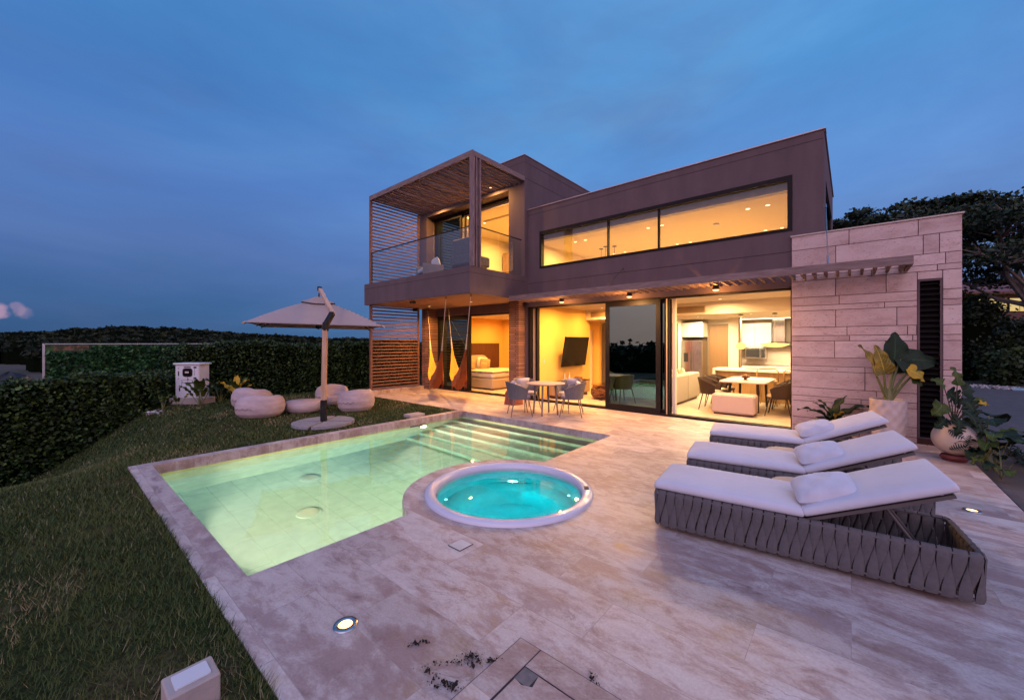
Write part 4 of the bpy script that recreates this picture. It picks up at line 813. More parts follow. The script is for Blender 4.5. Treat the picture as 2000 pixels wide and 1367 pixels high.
# ------------------------------------------------------------------ terrace dining set
def make_chair(name, label, cat, group, shell, cush, legm, back_pad=True):
    t = thing(name, label, cat, (0, 0, 0), 0, group)
    for sx in (-1, 1):
        for fy in (-1, 1): m_ = MB(); m_.tube([(sx*.19, fy*.17, .41), (sx*.27, fy*.25, .0)], [.014, .009], 8); m_.build('leg', legm, t)
    m_ = MB(); m_.lathe([(0, .395), (.25, .395), (.265, .405), (.25, .42), (0, .42)], n=28); m_.build('seat', legm, t)
    m_ = MB(); m_.lathe([(0, .42), (.235, .42), (.255, .445), (.24, .475), (.12, .487), (0, .488)], n=28); m_.build('seat_cushion', cush, t, smooth=True)
    n = 44; rows = []
    for i in range(n+1):
        a = R(-118+236*i/n)-math.pi/2; k = math.cos((i/n-.5)*math.pi)**.8 if 0 < i < n else 0
        zt = .60+.19*k; row = []
        for j in range(7):
            q = j/6; r = .262+.055*q**1.4+.02*k*q; z = .40+(zt-.40)*q
            if j == 6: z += .006
            row.append((r*math.cos(a)*1.03, r*math.sin(a), z, a))
        rows.append(row)
    m_ = MB(); out = [(p[0], p[1], p[2]) for r in rows for p in r]; inn = [(p[0]-.022*math.cos(p[3]), p[1]-.022*math.sin(p[3]), p[2]) for r in rows for p in r]; N_ = len(out)
    out = [tuple(Vector(p)*1) for p in out]
    for idx in range(N_):                      # round cords
        i = idx//7; d_ = .004*(1 if i % 2 else -1); a = rows[i][idx % 7][3]; p = out[idx]; out[idx] = (p[0]+d_*math.cos(a), p[1]+d_*math.sin(a), p[2])
    fs = []
    for i in range(n):
        for j in range(6): q = i*7+j; fs += [(q, q+7, q+8, q+1), (N_+q, N_+q+1, N_+q+8, N_+q+7)]
    fs += [(i*7+6, i*7+13, N_+i*7+13, N_+i*7+6) for i in range(n)]+[(j, j+1, N_+j+1, N_+j) for j in range(6)]+[(n*7+j+1, n*7+j, N_+n*7+j, N_+n*7+j+1) for j in range(6)]
    m_.add(out+inn, fs, 0, .5); m_.build('backrest', shell, t, smooth=True, sharp=60)
    m_ = MB(); m_.tube([(rows[i][6][0]*.97, rows[i][6][1]*.97, rows[i][6][2]) for i in range(n+1)], .014, 8); m_.build('arm_rail', legm, t, smooth=True)
    if back_pad: m_ = MB(); pillow(m_, .40, .30, .12, 10, 5); p = m_.build('back_cushion', cush, t, smooth=True, fixn=True, loc=(0, -.17, .66)); p.rotation_euler = (R(74), 0, 0)
    return t
TC = Vector((-5.53, 7.70, 0))
ch = make_chair('rope_chair', 'grey rope chair nearest the pool, its woven back turned to the camera', 'chair', 'rope chairs around the round terrace table', 'rope', 'rope_cushion', 'grey_leg')
def place(o, x, y, c): o.location = (x, y, .002); o.rotation_euler = (0, 0, math.atan2(c.y-y, c.x-x)-math.pi/2)
place(ch, -5.93, 7.22, TC)
for (x, y, lab) in ((-4.98, 7.98, 'grey rope chair at the right of the round terrace table, seen from behind'), (-5.35, 8.42, 'grey rope chair behind the round table, closest to the television'), (-6.22, 7.86, 'grey rope chair at the left behind the round table, by the tree stump stool')):
    c = dup(ch, (0, 0, 0), 0, lab); place(c, x, y, TC)
t = thing('round_table', 'small round outdoor table with pale pinkish top among grey rope chairs', 'table', TC)
m_ = MB(); m_.lathe([(0, .715), (.40, .715), (.455, .735), (.46, .742), (.455, .748), (0, .75)], n=48); m_.build('table_top', 'table_top', t, smooth=True, sharp=40)
for a in (20, 110, 200, 290): m_ = MB(); w = R(a); m_.tube([(.24*math.cos(w), .24*math.sin(w), .715), (.30*math.cos(w), .30*math.sin(w), .002)], [.028, .02], 10); m_.build('leg', 'grey_leg', t)
t = thing('stump_stool', 'reddish carved tree stump stool on the deck by the brick pillar', 'stool', (-7.12, 8.42, 0), .3)
m_ = MB(); g_ = random.Random(4); ph = [g_.random()*6 for _ in range(6)]
m_.lathe([(0, .002), (.24, .002), (.235, .1), (.22, .2), (.23, .30), (.21, .36), (.19, .38), (0, .375)], n=40, fn=lambda p, w, r, z: (p[0]*(1+.10*math.sin(5*w+ph[0]+z*3)+.05*math.sin(9*w+ph[1]-z*6)), p[1]*(1+.10*math.sin(5*w+ph[0]+z*3)+.05*math.sin(9*w+ph[1]-z*6)), p[2])); m_.build('stump', 'wood_stump', t, smooth=True, sharp=50)

# ------------------------------------------------------------------ hammocks
def hammock(label, A, B, zl, off_):
    t = thing('hammock', label, 'hammock', (A.x, A.y, 0), 0, 'hammocks hung under the balcony'); A = Vector(A); B = Vector(B); o = Vector((A.x, A.y, 0)); D = (B-A); dh = Vector((D.x, D.y, 0)).normalized(); sd_ = Vector((-dh.y, dh.x, 0))
    def P(u): tt = .17+.64*u; p = A.lerp(B, tt); zz = zl+1.30*(abs(u-.5)*2)**1.9; return Vector((p.x, p.y, zz))-o
    def cloth(u0, u1, name, mat):
        nu, nv = 30, 36; vs = []; top = {}
        for i in range(nu+1):
            u = u0+(u1-u0)*i/nu; c = P(u); e = min(1, (1-abs(2*u-1))*1.5); w = .02+.33*e**1.1
            for j in range(nv+1):
                v = 2*j/nv-1; pl = math.sin(v*31+u*3)*.022*e**.5+math.sin(v*13+2)*.02*e; sgx = .26*e*(v*v)
                q = c+sd_*(v*w*.55)+Vector((0, 0, sgx+pl*.4))+dh*pl
                if abs(v) > .999: top[(i, j)] = q
                vs.append(q)
        m_ = MB(); m_.add(vs, [(i*(nv+1)+j, i*(nv+1)+j+1, (i+1)*(nv+1)+j+1, (i+1)*(nv+1)+j) for i in range(nu) for j in range(nv)], 0, .5); m_.build(name, mat, t, smooth=True)
        g_ = random.Random(int(u0*9)+3)                                # knotted fringe down both long edges
        m_ = MB()
        for sj in (0, nv):
            for i in range(8, nu) if u0 == 0 else range(0, nu-8):
                a_, b_ = top[(i, sj)], top[(i+1, sj)]; L_ = g_.uniform(.20, .34)*min(1, .3+i/12 if u0 == 0 else 1.3-i/nu); n_ = 3
                vs2 = [a_, b_, b_.lerp(a_, .1)+Vector((0, 0, -L_))+dh*g_.uniform(-.02, .02), a_.lerp(b_, .2)+Vector((0, 0, -L_*g_.uniform(.85, 1.0)))+dh*g_.uniform(-.02, .02)]
                m_.add(vs2, [(0, 1, 2, 3)])
        m_.build('fringe', mat, t) if u0 == 0 else None
    cloth(0, .5, 'cloth', 'hammock_shaded_red'); cloth(.5, 1, 'cloth', 'hammock_lit_yellow')  # near half takes the painted shade colour, far half the lit one
    for (a, b, us) in ((A-o, P(0), 0), (B-o, P(1), 1)):
        m_ = MB(); k = b+(a-b).normalized()*.42; m_.tube([a, k], .007, 6)
        for v in (-1, -.5, 0, .5, 1): m_.tube([k, b+sd_*v*.022-(a-b).normalized()*.1], .004, 4)
        m_.build('rope', 'cord_white', t)
    m_ = MB(); m_.tube([A-o+Vector((0, 0, .02)), A-o-Vector((0, 0, .07))], .012, 8); m_.build('hook', 'black_metal', t)
hammock('left yellow hammock with shaded red-brown near half, hanging in front of the brick pillar', Vector((-8.26, 6.95, 2.94)), Vector((-11.75, 9.03, 2.88)), .26, 0)
hammock('right yellow hammock with shaded red-brown near half, hanging in front of the bedroom doors', Vector((-7.34, 6.99, 2.94)), Vector((-10.6, 9.03, 2.86)), .30, 0)

# ------------------------------------------------------------------ parasol
t = thing('cantilever_parasol', 'large off-white square cantilever parasol on a timber mast with round granite base', 'parasol', (-8.41, 3.77, -.0))
o3 = Vector((-8.41, 3.77, 0)); AN = R(40.5)
for k in range(4):
    a0, a1 = R(90*k+3)+AN, R(90*k+87)+AN; c0 = Vector((.03*math.cos(R(90*k+45)+AN), .03*math.sin(R(90*k+45)+AN))); L0 = [(c0.x, c0.y)]+[( .60*math.cos(a0+(a1-a0)*i/14), .60*math.sin(a0+(a1-a0)*i/14)) for i in range(15)]
    m_ = MB(); m_.prism([L0], .004, .062); m_.build('base_segment', 'granite_base', t, bevel=.006)
m_ = MB()
for a in (AN, AN+R(90)): d = Vector((math.cos(a), math.sin(a), 0)); m_.tube([-.55*d+Vector((0, 0, .03)), .55*d+Vector((0, 0, .03))], .02, 6)
m_.build('base_cross', 'black_metal', t)
m_ = MB(); m_.box(-.055, .055, -.045, .045, .03, .50, b=.006)
for k in range(4): m_.box(-.062, .062, -.012, .012, .12+.1*k, .135+.1*k)
sk = m_.build('mast_socket', 'black_metal', t); sk.rotation_euler = (0, 0, AN)
def beam(name, a, b, w, d, mat, n=1):         # a straight timber from a to b
    a, b = Vector(a), Vector(b); m_ = MB(); m_.box(-w/2, w/2, -d/2, d/2, 0, (b-a).length, b=.008); o = m_.build(name, mat, t, loc=a); o.rotation_euler = (b-a).to_track_quat('Z', 'X').to_euler(); return o
cen = dd = at(622, 10.3)-o3; f3 = FW
beam('mast', (0, 0, .50), Vector((0, 0, 0))+RT*.03+Vector((0, 0, 1.98)), .088, .085, 'umbrella_wood')
jb = RT*.03+Vector((0, 0, 1.97)); jt = RT*.055+FW*.28+Vector((0, 0, 2.34)); tip = at(624, 10.25)-o3+Vector((0, 0, 3.10))
beam('mast_joint', jb-Vector((0, 0, .02)), RT*.04+FW*.02+Vector((0, 0, 2.13)), .10, .10, 'black_metal'); beam('mast_joint', RT*.04+FW*.01+Vector((0, 0, 2.08)), jt, .10, .10, 'black_metal')
beam('arm', jt, tip-(tip-jt).normalized()*.12, .085, .085, 'umbrella_wood'); beam('arm_cap', tip-(tip-jt).normalized()*.13, tip+(tip-jt).normalized()*.03, .10, .10, 'black_metal')
ap = cen+Vector((0, 0, 2.83))
m_ = MB(); m_.tube([tip-(tip-jt).normalized()*.06, ap+Vector((0, 0, .0)), ap-Vector((0, 0, .75))], .016, 8); m_.lathe([(0, -.78), (.07, -.76), (.08, -.70), (.03, -.66)], 0, 0, 16); 
for i_ in range(len(m_.v)-64, len(m_.v)): p = m_.v[i_]; m_.v[i_] = (p[0]+ap.x, p[1]+ap.y, p[2]+ap.z)
m_.build('hub', 'black_metal', t)
FF = (FW-RT*.487).normalized(); RR = Vector((FF.y, -FF.x, 0))
hs_ = 1.42
def canopy_pt(u, v, z0=0.):                   # u, v in -1..1
    e = max(abs(u), abs(v)); z = 2.83-(2.83-2.12)*(.30*e+.70*e**1.0) - .05*math.sin(math.pi*min(1, e))*(1-min(1, abs(abs(u)-abs(v))*1.5))*0
    cr = 1-min(1, 1.4*(1-min(abs(u), abs(v))/(e+1e-6))); z += .045*cr*math.sin(math.pi*e)*1.0
    edge = .07*(1-(min(abs(u), abs(v))/(e+1e-6))**2)*e**3; s_ = 1-edge*.55
    return cen+RR*(u*hs_*(s_ if abs(u) >= abs(v) else 1))+FF*(v*hs_*(s_ if abs(v) > abs(u) else 1))+Vector((0, 0, z-.02*u+z0))
m_ = MB(); n = 32; vs = [canopy_pt(2*i/n-1, 2*j/n-1) for j in range(n+1) for i in range(n+1)]
m_.add(vs, [(j*(n+1)+i, j*(n+1)+i+1, (j+1)*(n+1)+i+1, (j+1)*(n+1)+i) for j in range(n) for i in range(n) if max(abs(2*(i+.5)/n-1), abs(2*(j+.5)/n-1)) > .17], 0, .5)
cv = m_.build('canopy', 'canopy_fabric', t, smooth=True); sm = cv.modifiers.new('solid', 'SOLIDIFY'); sm.thickness = .008
m_ = MB(); n = 10; vs = [canopy_pt(.27*(2*i/n-1), .27*(2*j/n-1), .045+.04*(1-max(abs(2*i/n-1), abs(2*j/n-1)))) for j in range(n+1) for i in range(n+1)]
m_.add(vs, [(j*(n+1)+i, j*(n+1)+i+1, (j+1)*(n+1)+i+1, (j+1)*(n+1)+i) for j in range(n) for i in range(n)], 0, .5); m_.build('vent_cap', 'canopy_fabric', t, smooth=True)
for (u, v) in ((-1, -1), (1, -1), (1, 1), (-1, 1), (0, -1), (0, 1), (-1, 0), (1, 0)):
    m_ = MB(); m_.tube([canopy_pt(u*k/8, v*k/8, -.03) for k in range(1, 9)], .011, 6); m_.build('rib', 'black_metal', t)
m_ = MB()
for (u, v) in ((-1, -1), (1, -1)): m_.tube([canopy_pt(u*.98, v*.98, -.01), canopy_pt(u*1.015, v*1.015, -.01)], .02, 8)
m_.build('corner_cap', 'umbrella_wood', t)

# ------------------------------------------------------------------ rounded pod seats
def pod(label, u, v, wpx, hpx, face, dip, seed, group='rounded stone seats on the lawn'):
    d = 1.7*776/(v-669.5); p = at(u, d); r = wpx/776*d/2; h = hpx/776*d
    t = thing('stone_pod_seat', label, 'stone seat', (p.x, p.y, -.03), face, group); g = random.Random(seed); ph = [g.random()*6 for _ in range(4)]
    prof = [(0, 0), (.55, .0), (.80, .06), (.95, .20), (1.0, .40), (.97, .60), (.88, .78), (.74, .90), (.55, .97), (.30, 1.0), (0, 1.0)]
    pp = []
    for (a, b), (c_, e) in zip(prof, prof[1:]): pp += [(a+(c_-a)*k/4, b+(e-b)*k/4) for k in range(4)]
    pp.append(prof[-1])
    def fn(q, w, rr, z):
        x, y, z = rr*math.cos(w)*r*1.02, rr*math.sin(w)*r*.92, z*h
        # seat scooped out at the front (+y side)
        k = math.exp(-(((x)/(.62*r))**2)**1.4-(((y-.28*r)/(.62*r))**2)**1.2)
        if z > h*.40: z -= dip*h*k*min(1, (z-h*.40)/(h*.35))
        return (x, y, z+.006*math.sin(3*w+ph[0])*rr)
    m_ = MB(); m_.lathe(pp, n=64, fn=fn); m_.build('seat_body', 'pod_concrete', t, smooth=True)
    m_ = MB(); a0 = -1.57-face+g.uniform(-.6, .2); pts = []
    for i in range(14): w = a0+1.1*i/13; q = fn(None, w, 1.0, .40+.03*math.sin(i*1.9+ph[1])); pts.append((q[0]*1.001, q[1]*1.001, q[2]))
    m_.tube(pts, [.002+.005*abs(math.sin(i*1.3)) for i in range(14)], 5); m_.build('crack', 'pod_crack', t)
    return t
cam_dir = lambda u: math.atan2(-(FW+RT*((u-1000)/776)).y, -(FW+RT*((u-1000)/776)).x)-math.pi/2
pod('front left rounded stone seat on the lawn, seen from behind', 509, 812, 84, 50, cam_dir(509)+R(160), .35, 1)
pod('rounded stone seat partly hidden behind the front left one, beside the small plants', 493, 795, 74, 46, cam_dir(493)+R(120), .38, 2)
pod('right rounded stone seat with a crack line, near the slatted screen', 696, 800, 68, 48, cam_dir(696)+R(200), .35, 3)
pod('rear rounded stone seat with its scooped hollow facing the camera', 649, 788, 60, 45, cam_dir(649)+R(12), .75, 4)
p = at(594, 1.7*776/(803-669.5)); t = thing('stone_table', 'low flat round stone table between the rounded seats', 'table', (p.x, p.y, -.02))
m_ = MB(); m_.lathe([(0, 0), (.30, 0), (.39, .06), (.425, .16), (.42, .24), (.39, .285), (0, .29)], n=56); m_.build('table_body', 'pod_concrete', t, smooth=True, sharp=60)

# ------------------------------------------------------------------ meter cabinet
p = at(375, 11.2); gz = lz(p.x, p.y)
t = thing('meter_cabinet', 'white electricity meter cabinet with round-cornered window on a concrete plinth', 'meter cabinet', (p.x, p.y, gz), YAW-R(2))
m_ = MB(); m_.box(-.48, .48, -.22, .25, 0, .18, b=.01); m_.build('plinth', 'concrete', t)
m_ = MB(); m_.box(-.34, .34, -.16, .20, .181, 1.10, b=.008); bd = m_.build('cabinet_body', 'cabinet_white', t)
m_ = MB(); m_.box(-.38, .38, -.20, .24, 1.101, 1.15, b=.01); m_.build('lid', 'cabinet_white', t)
m_ = MB(); m_.box(-.32, .32, -.166, -.161, .66, 1.075); m_.build('upper_door', 'cabinet_white', t); m_ = MB(); m_.box(-.32, .32, -.166, -.161, .20, .65); m_.build('lower_door', 'cabinet_white', t)
def rrect(w, h, r, n=6): return [(sx*(w/2-r)+r*math.cos(a), sy*(h/2-r)+r*math.sin(a)) for (sx, sy, a0) in ((1, 1, 0), (-1, 1, 90), (-1, -1, 180), (1, -1, 270)) for a in [R(a0+90*k/n) for k in range(n+1)]]
m_ = MB(); m_.prism([rrect(.27, .235, .07)], 0, .018); w = m_.build('meter_window', 'dark_frame', t, loc=(.02, -.166, .89)); w.rotation_euler = (R(90), 0, 0)
m_ = MB(); m_.prism([rrect(.19, .15, .04)], 0, .004); q = m_.build('meter_pane', 'screen_black', w, loc=(0, 0, .0185)); m_ = MB(); m_.box(-.06, .05, -.02, .03, .0, .003); m_.build('meter_plate', 'pot_cream', w, loc=(0, .0, .0225))
for (x, z, w_, h_, m__) in ((-.24, .86, .03, .13, 'ink'), (-.24, 1.0, .03, .016, 'ink'), (-.24, .72, .03, .016, 'ink'), (-.21, .42, .035, .10, 'ink'), (.01, 1.04, .20, .025, 'ink'), (.23, 1.03, .08, .045, 'ink'), (.23, .73, .08, .05, 'ink'), (.07, .60, .24, .03, 'ink'), (.03, .70, .05, .018, 'ink')):
    m_ = MB(); m_.box(x-w_/2, x+w_/2, -.171, -.1665, z-h_/2, z+h_/2); m_.build('handle' if w_ < .04 else 'label_plate', m__, t)
m_ = MB()
for (x0, z0, x1, z1) in ((.02, .77, .02, .62), (-.15, .68, .2, .68), (-.15, .68, -.15, .5), (.22, 1.0, .22, .80)): m_.box(min(x0, x1)-.003, max(x0, x1)+.003, -.169, -.1665, min(z0, z1)-.003, max(z0, z1)+.003)
m_.build('painted_line', 'ink', t)
m_ = MB(); m_.add([(-.06, -.169, .225), (.05, -.169, .225), (-.005, -.169, .315)], [(0, 1, 2)]); wsg = m_.build('warning_sign', 'warn_yellow', t); m_ = MB(); m_.add([(-.010, -.1695, .29), (.008, -.1695, .262), (-.003, -.1695, .262), (.006, -.1695, .238), (-.014, -.1695, .268), (-.003, -.1695, .268)], [(0, 5, 4), (1, 2, 3), (0, 1, 2, 5)]); m_.build('bolt_mark', 'ink', wsg)

# garden light box on the grass at the lower left
p = Vector((-2.385, .445, 0)); t = thing('garden_light', 'rectangular concrete garden light box with frosted pale top in the grass', 'garden light', (p.x, p.y, -.03), 0)
m_ = MB(); m_.box(-.085, .085, -.097, .097, 0, .15, b=.006); m_.build('housing', 'concrete', t); m_ = MB(); m_.prism([rrect(.105, .135, .008)], .1505, .157); m_.build('lens_cover', 'cabinet_white', t)

# ------------------------------------------------------------------ furniture indoors
def sbx(mats, t, name, *boxes, b=.01, **k):
    m_ = MB()
    for a in boxes: m_.box(*a, b=b)
    return m_.build(name, mats, t, **k)
t = thing('bed', 'wide cream upholstered bed with pillows, seen through the open bedroom door', 'bed', (-10.9, 11.4, .005))
sbx('sofa_fabric', t, 'bed_base', (-1.25, 1.2, -1.1, 1.1, .04, .40), b=.03); sbx('linen_white', t, 'mattress', (-1.2, 1.17, -1.07, 1.07, .405, .62), b=.06); sbx('walnut', t, 'bed_plinth', (-1.2, 1.12, -1.0, 1.02, 0, .039))
m_ = MB(); m_.prism([[(-1.05, 0), (1.05, 0), (1.05, .75)]+[(1.05-.3*(1-math.cos(R(a))), .75+.3*math.sin(R(a))) for a in range(10, 91, 10)]+[(-.75, 1.05), (-1.05, .75)]], 0, .12); q = m_.build('headboard', 'sofa_fabric', t, loc=(-1.24, -0.0, .12)); q.rotation_euler = (R(90), 0, R(90))
sbx('linen', t, 'throw', (-.25, 1.19, -1.09, 1.0, .622, .66), b=.015)
for (x, y, s_, mt, rz, sd_) in ((-.95, -.6, .62, 'linen_white', 0, 1), (-.95, .55, .62, 'linen_white', .05, 2), (-.72, -.35, .58, 'beige_pillow', .1, 3), (-.70, .45, .55, 'beige_pillow', -.12, 4), (-.50, .15, .38, 'beige_pillow', .05, 5)):
    m_ = MB(); pillow(m_, s_, s_*.8, .18, 10, sd_); p_ = m_.build('pillow', mt, t, smooth=True, fixn=True, loc=(x, y, .62+s_*.36)); p_.rotation_euler = (0, R(-68), rz); p_.rotation_euler = (R(90), R(6), R(90)+rz)
t = thing('television', 'large black flat television tilted forward on the golden living room wall', 'television', (-7.02, 11.25, 1.42))
sbx('dark_frame', t, 'wall_bracket', (-.07, .12, -.2, .2, -.15, .15), b=.005); o = sbx('black_metal', t, 'housing', (.0, .045, -.82, .82, -.48, .48), b=.008); o.rotation_euler = (0, R(9), R(4)); o.location = (.13, 0, 0); q = sbx('screen_black', o, 'screen', (.0455, .048, -.80, .80, -.46, .465), b=.0008)
t = thing('media_console', 'low pale wooden media console under the television', 'cabinet', (-6.82, 10.85, .005))
sbx('walnut', t, 'plinth', (-.2, .2, -.85, .75, 0, .09)); sbx('oak', t, 'carcass', (-.25, .25, -.9, .8, .09, .47)); sbx('walnut', t, 'top', (-.26, .26, -.91, .81, .471, .50), b=.004)
for y in (-.88, -.32, .24): q = sbx('oak', t, 'drawer_front', (.2505, .262, y, y+.53, .11, .45), b=.004); sbx('black_metal', q, 'drawer_handle', (.2625, .27, y+.2, y+.33, .36, .375), b=.002)
for i, (x, y, h) in enumerate(((-.05, -.25, .22), (.02, -.10, .18), (-.06, .05, .24))):
    o = thing('candle', ['left of the three slim white candles on the media console', 'middle and shortest of the three slim white candles', 'right and tallest of the three slim white candles'][i], 'candle', (-6.82+x, 10.85+y, .506), 0, 'candles on the media console'); m_ = MB(); m_.cyl(0, 0, 0, .02, .03, 16); m_.build('holder', 'steel', o); m_ = MB(); m_.cyl(0, 0, .02, h, .013, 12); m_.build('wax', 'linen_white', o)
tag(sbx('red_wood', None, 'storage_box', (-.10, .10, -.09, .09, 0, .08), b=.006, loc=(-6.82, 11.35, .507)), 'small reddish wooden box on the end of the media console', 'box')
t = thing('driftwood_table', 'round coffee table woven from brown twigs on the living room floor', 'coffee table', (-5.62, 11.05, .005)); g = random.Random(9); m_ = MB()
for k in range(190):
    a = g.uniform(0, 6.28); z0 = g.uniform(.02, .40); da = g.uniform(.3, 1.0)*g.choice((-1, 1)); dz = g.uniform(-.16, .16); pts = []
    for i in range(5): w = a+da*i/4; z = min(.42, max(.01, z0+dz*i/4)); r = .40+.09*math.sin(z/.42*math.pi)+g.uniform(-.012, .018); pts.append((r*math.cos(w), r*math.sin(w), z))
    m_.tube(pts, g.uniform(.007, .014), 5)
m_.build('twig_drum', 'twig', t); m_ = MB(); m_.cyl(0, 0, .02, .41, .37, 32); m_.build('drum_core', 'walnut', t); m_ = MB(); m_.lathe([(0, .43), (.50, .43), (.50, .442), (0, .442)], n=48); m_.build('glass_top', 'vase_glass', t)
t = thing('glass_vase', 'round clear glass vase with pale stems on the twig coffee table', 'vase', (-5.50, 11.15, .448)); m_ = MB(); m_.lathe([(0, .0), (.09, .01), (.13, .08), (.12, .15), (.06, .22), (.05, .28), (.06, .30)], n=28); m_.build('vase_body', 'vase_glass', t, smooth=True)
g = random.Random(2)
for k in range(7): m_ = MB(); m_.tube([(g.uniform(-.03, .03), g.uniform(-.03, .03), .03), (g.uniform(-.07, .07), g.uniform(-.07, .07), .42)], .005, 5); m_.lathe([(0, .40), (.02, .42), (0, .46)], m_.v[6][0], m_.v[6][1], 8); m_.build('stem', 'linen', t)
tag(sbx('pot_cream', None, 'wall_picture', (-.16, .16, 0, .03, 0, .26), b=.004, loc=(-7.25, 15.75, 1.5)), 'small pale framed picture beyond the television wall', 'picture')
t = thing('sofa', 'long beige sofa with its back to the terrace and loose cushions on top', 'sofa', (-3.85, 11.95, .005))
for y in (-1.12, .02): q = sbx('sofa_fabric', t, 'backrest', (.02, .30, y, y+1.08, .06, .80), b=.03)
sbx('sofa_fabric', t, 'seat', (-.85, .0, -1.12, 1.10, .08, .42), b=.04); sbx('sofa_fabric', t, 'armrest', (-.85, .0, -1.30, -1.13, .06, .62), b=.03); sbx('walnut', t, 'plinth', (-.8, .24, -1.2, 1.05, 0, .055))
for i, (y, mt) in enumerate(((-.85, 'linen_white'), (-.45, 'beige_pillow'), (-.05, 'linen_white'), (.35, 'beige_pillow'), (.75, 'linen'))): m_ = MB(); pillow(m_, .46, .42, .16, 10, i); p_ = m_.build('sofa_cushion', mt, t, smooth=True, fixn=True, loc=(-.10, y, .70)); p_.rotation_euler = (R(90), R(8), R(90)+.2*(i-2)*.5)
t = thing('upholstered_bench', 'plain beige upholstered bench at the end of the dining table', 'bench', (-2.10, 10.60, .005)); sbx('bench_fabric', t, 'seat_block', (-.46, .44, -.24, .24, .04, .48), b=.035); sbx('walnut', t, 'plinth', (-.42, .40, -.2, .2, 0, .039))
t = thing('dining_table', 'rectangular pale dining table with dark legs behind the bench', 'table', (-2.02, 11.75, .005))
m_ = MB(); m_.prism([rrect(1.02, 1.75, .12)], .715, .75); m_.build('table_top', 'pot_cream', t, bevel=.01)
for (x, y) in ((-.3, -.6), (.3, -.6), (-.3, .6), (.3, .6)): m_ = MB(); m_.tube([(x, y, .714), (x*1.05, y*1.05, .0)], [.035, .022], 10); m_.build('leg', 'dark_weave', t)
DC = Vector((-2.02, 11.75, 0)); dcs = [(-2.72, 11.1, 'nearest dark woven dining chair on the left of the table'), (-2.72, 11.72, 'middle dark woven dining chair on the left of the table'), (-2.70, 12.32, 'farthest dark woven dining chair on the left of the table'), (-1.28, 11.1, 'nearest dark woven dining chair on the right of the table'), (-1.28, 11.7, 'middle dark woven dining chair on the right of the table'), (-1.30, 12.3, 'farthest dark woven dining chair on the right of the table')]
dc = make_chair('dining_chair', dcs[0][2], 'chair', 'dark woven chairs around the dining table', 'dark_weave', 'linen', 'dark_weave', False)
for i, (x, y, lab) in enumerate(dcs): o = dc if i == 0 else dup(dc, (0, 0, 0), 0, lab); place(o, x, y, Vector((-2.02, y, 0))); o.location.z = .006
t = thing('fruit_bowl', 'small brown footed bowl on the middle of the dining table', 'bowl', (-2.05, 11.55, .757)); m_ = MB(); m_.lathe([(.05, 0), (.045, .02), (.02, .03), (.09, .06), (.13, .10), (.12, .10), (.05, .07), (0, .06)], n=28); m_.build('bowl_body', 'walnut', t, smooth=True); m_ = MB(); m_.lathe([(0, .07), (.06, .08), (.07, .11), (.03, .14), (0, .145)], n=20); m_.build('fruit', 'twig', t, smooth=True)
t = thing('kitchen_island', 'long pale kitchen island counter with wooden front', 'kitchen island', (-2.1, 13.5, .005)); sbx('oak', t, 'front_panel', (-1.02, 1.15, -.26, .38, .0, .86)); sbx('white_gloss', t, 'counter_top', (-1.10, 1.17, -.40, .42, .861, .925), b=.004); sbx('white_gloss', t, 'side_panel', (-1.10, -1.03, -.40, .42, 0, .86), b=.004); sbx('ink', t, 'hob', (-.3, .35, -.15, .25, .9255, .93), b=.001)
def stool(lab, x): 
    t = thing('bar_stool', lab, 'stool', (x, 12.80, .005), 0, 'bar stools at the kitchen island')
    m_ = MB(); m_.lathe([(0, .62), (.20, .62), (.21, .65), (.19, .68), (0, .68)], n=24); m_.build('seat', 'linen', t)
    m_ = MB(); m_.tube([(-.24, -.16, .66), (-.25, -.18, .92), (-.18, -.20, 1.0), (.18, -.20, 1.0), (.25, -.18, .92), (.24, -.16, .66)], .016, 8); m_.build('backrest', 'oak', t, smooth=True)
    for a in (-1, 1):
        for b_ in (-1, 1): m_ = MB(); m_.tube([(a*.15, b_*.15, .62), (a*.22, b_*.2, 0)], .014, 8); m_.build('leg', 'oak', t)
    m_ = MB(); m_.tube([(-.2, -.18, .25), (.2, -.18, .25), (.2, .18, .25), (-.2, .18, .25), (-.2, -.18, .25)], .010, 6); m_.build('foot_rail', 'oak', t)
stool('arched back wooden bar stool at the island, left of the stone wall edge', -1.72); stool('arched back wooden bar stool half cut off by the stone wall edge', -1.10)
t = thing('refrigerator', 'tall steel double door refrigerator at the back left of the kitchen', 'refrigerator', (-4.08, 14.5, .005)); sbx('steel', t, 'body', (-.36, .30, -.3, .35, .0, 1.78)); q = sbx('steel', t, 'door', (-.358, -.04, -.335, -.305, .03, 1.76), b=.006); sbx('steel', q, 'handle', (-.09, -.07, -.37, -.355, .8, 1.4), b=.004); q = sbx('steel', t, 'door', (-.03, .298, -.335, -.305, .03, 1.76), b=.006); sbx('steel', q, 'handle', (-.0, .02, -.37, -.355, .8, 1.4), b=.004); sbx('ink', t, 'dispenser', (-.28, -.14, -.34, -.336, 1.05, 1.35), b=.001)
tag(sbx('white_gloss', None, 'wall_cabinet', (-.36, .30, -.3, .35, 0, .48), b=.006, loc=(-4.08, 14.5, 1.9)), 'white wall cabinet right above the refrigerator', 'cabinet')
t = thing('microwave_oven', 'steel microwave oven under the white kitchen cabinets', 'microwave', (-2.44, 15.35, 1.18)); sbx('steel', t, 'body', (-.30, .30, -.02, .45, 0, .35)); sbx('ink', t, 'door_glass', (-.26, .12, -.03, -.022, .05, .30), b=.002); sbx('ink', t, 'keypad', (.18, .27, -.03, -.022, .04, .31), b=.002); sbx('steel', t, 'handle', (.13, .15, -.05, -.035, .05, .30), b=.003)
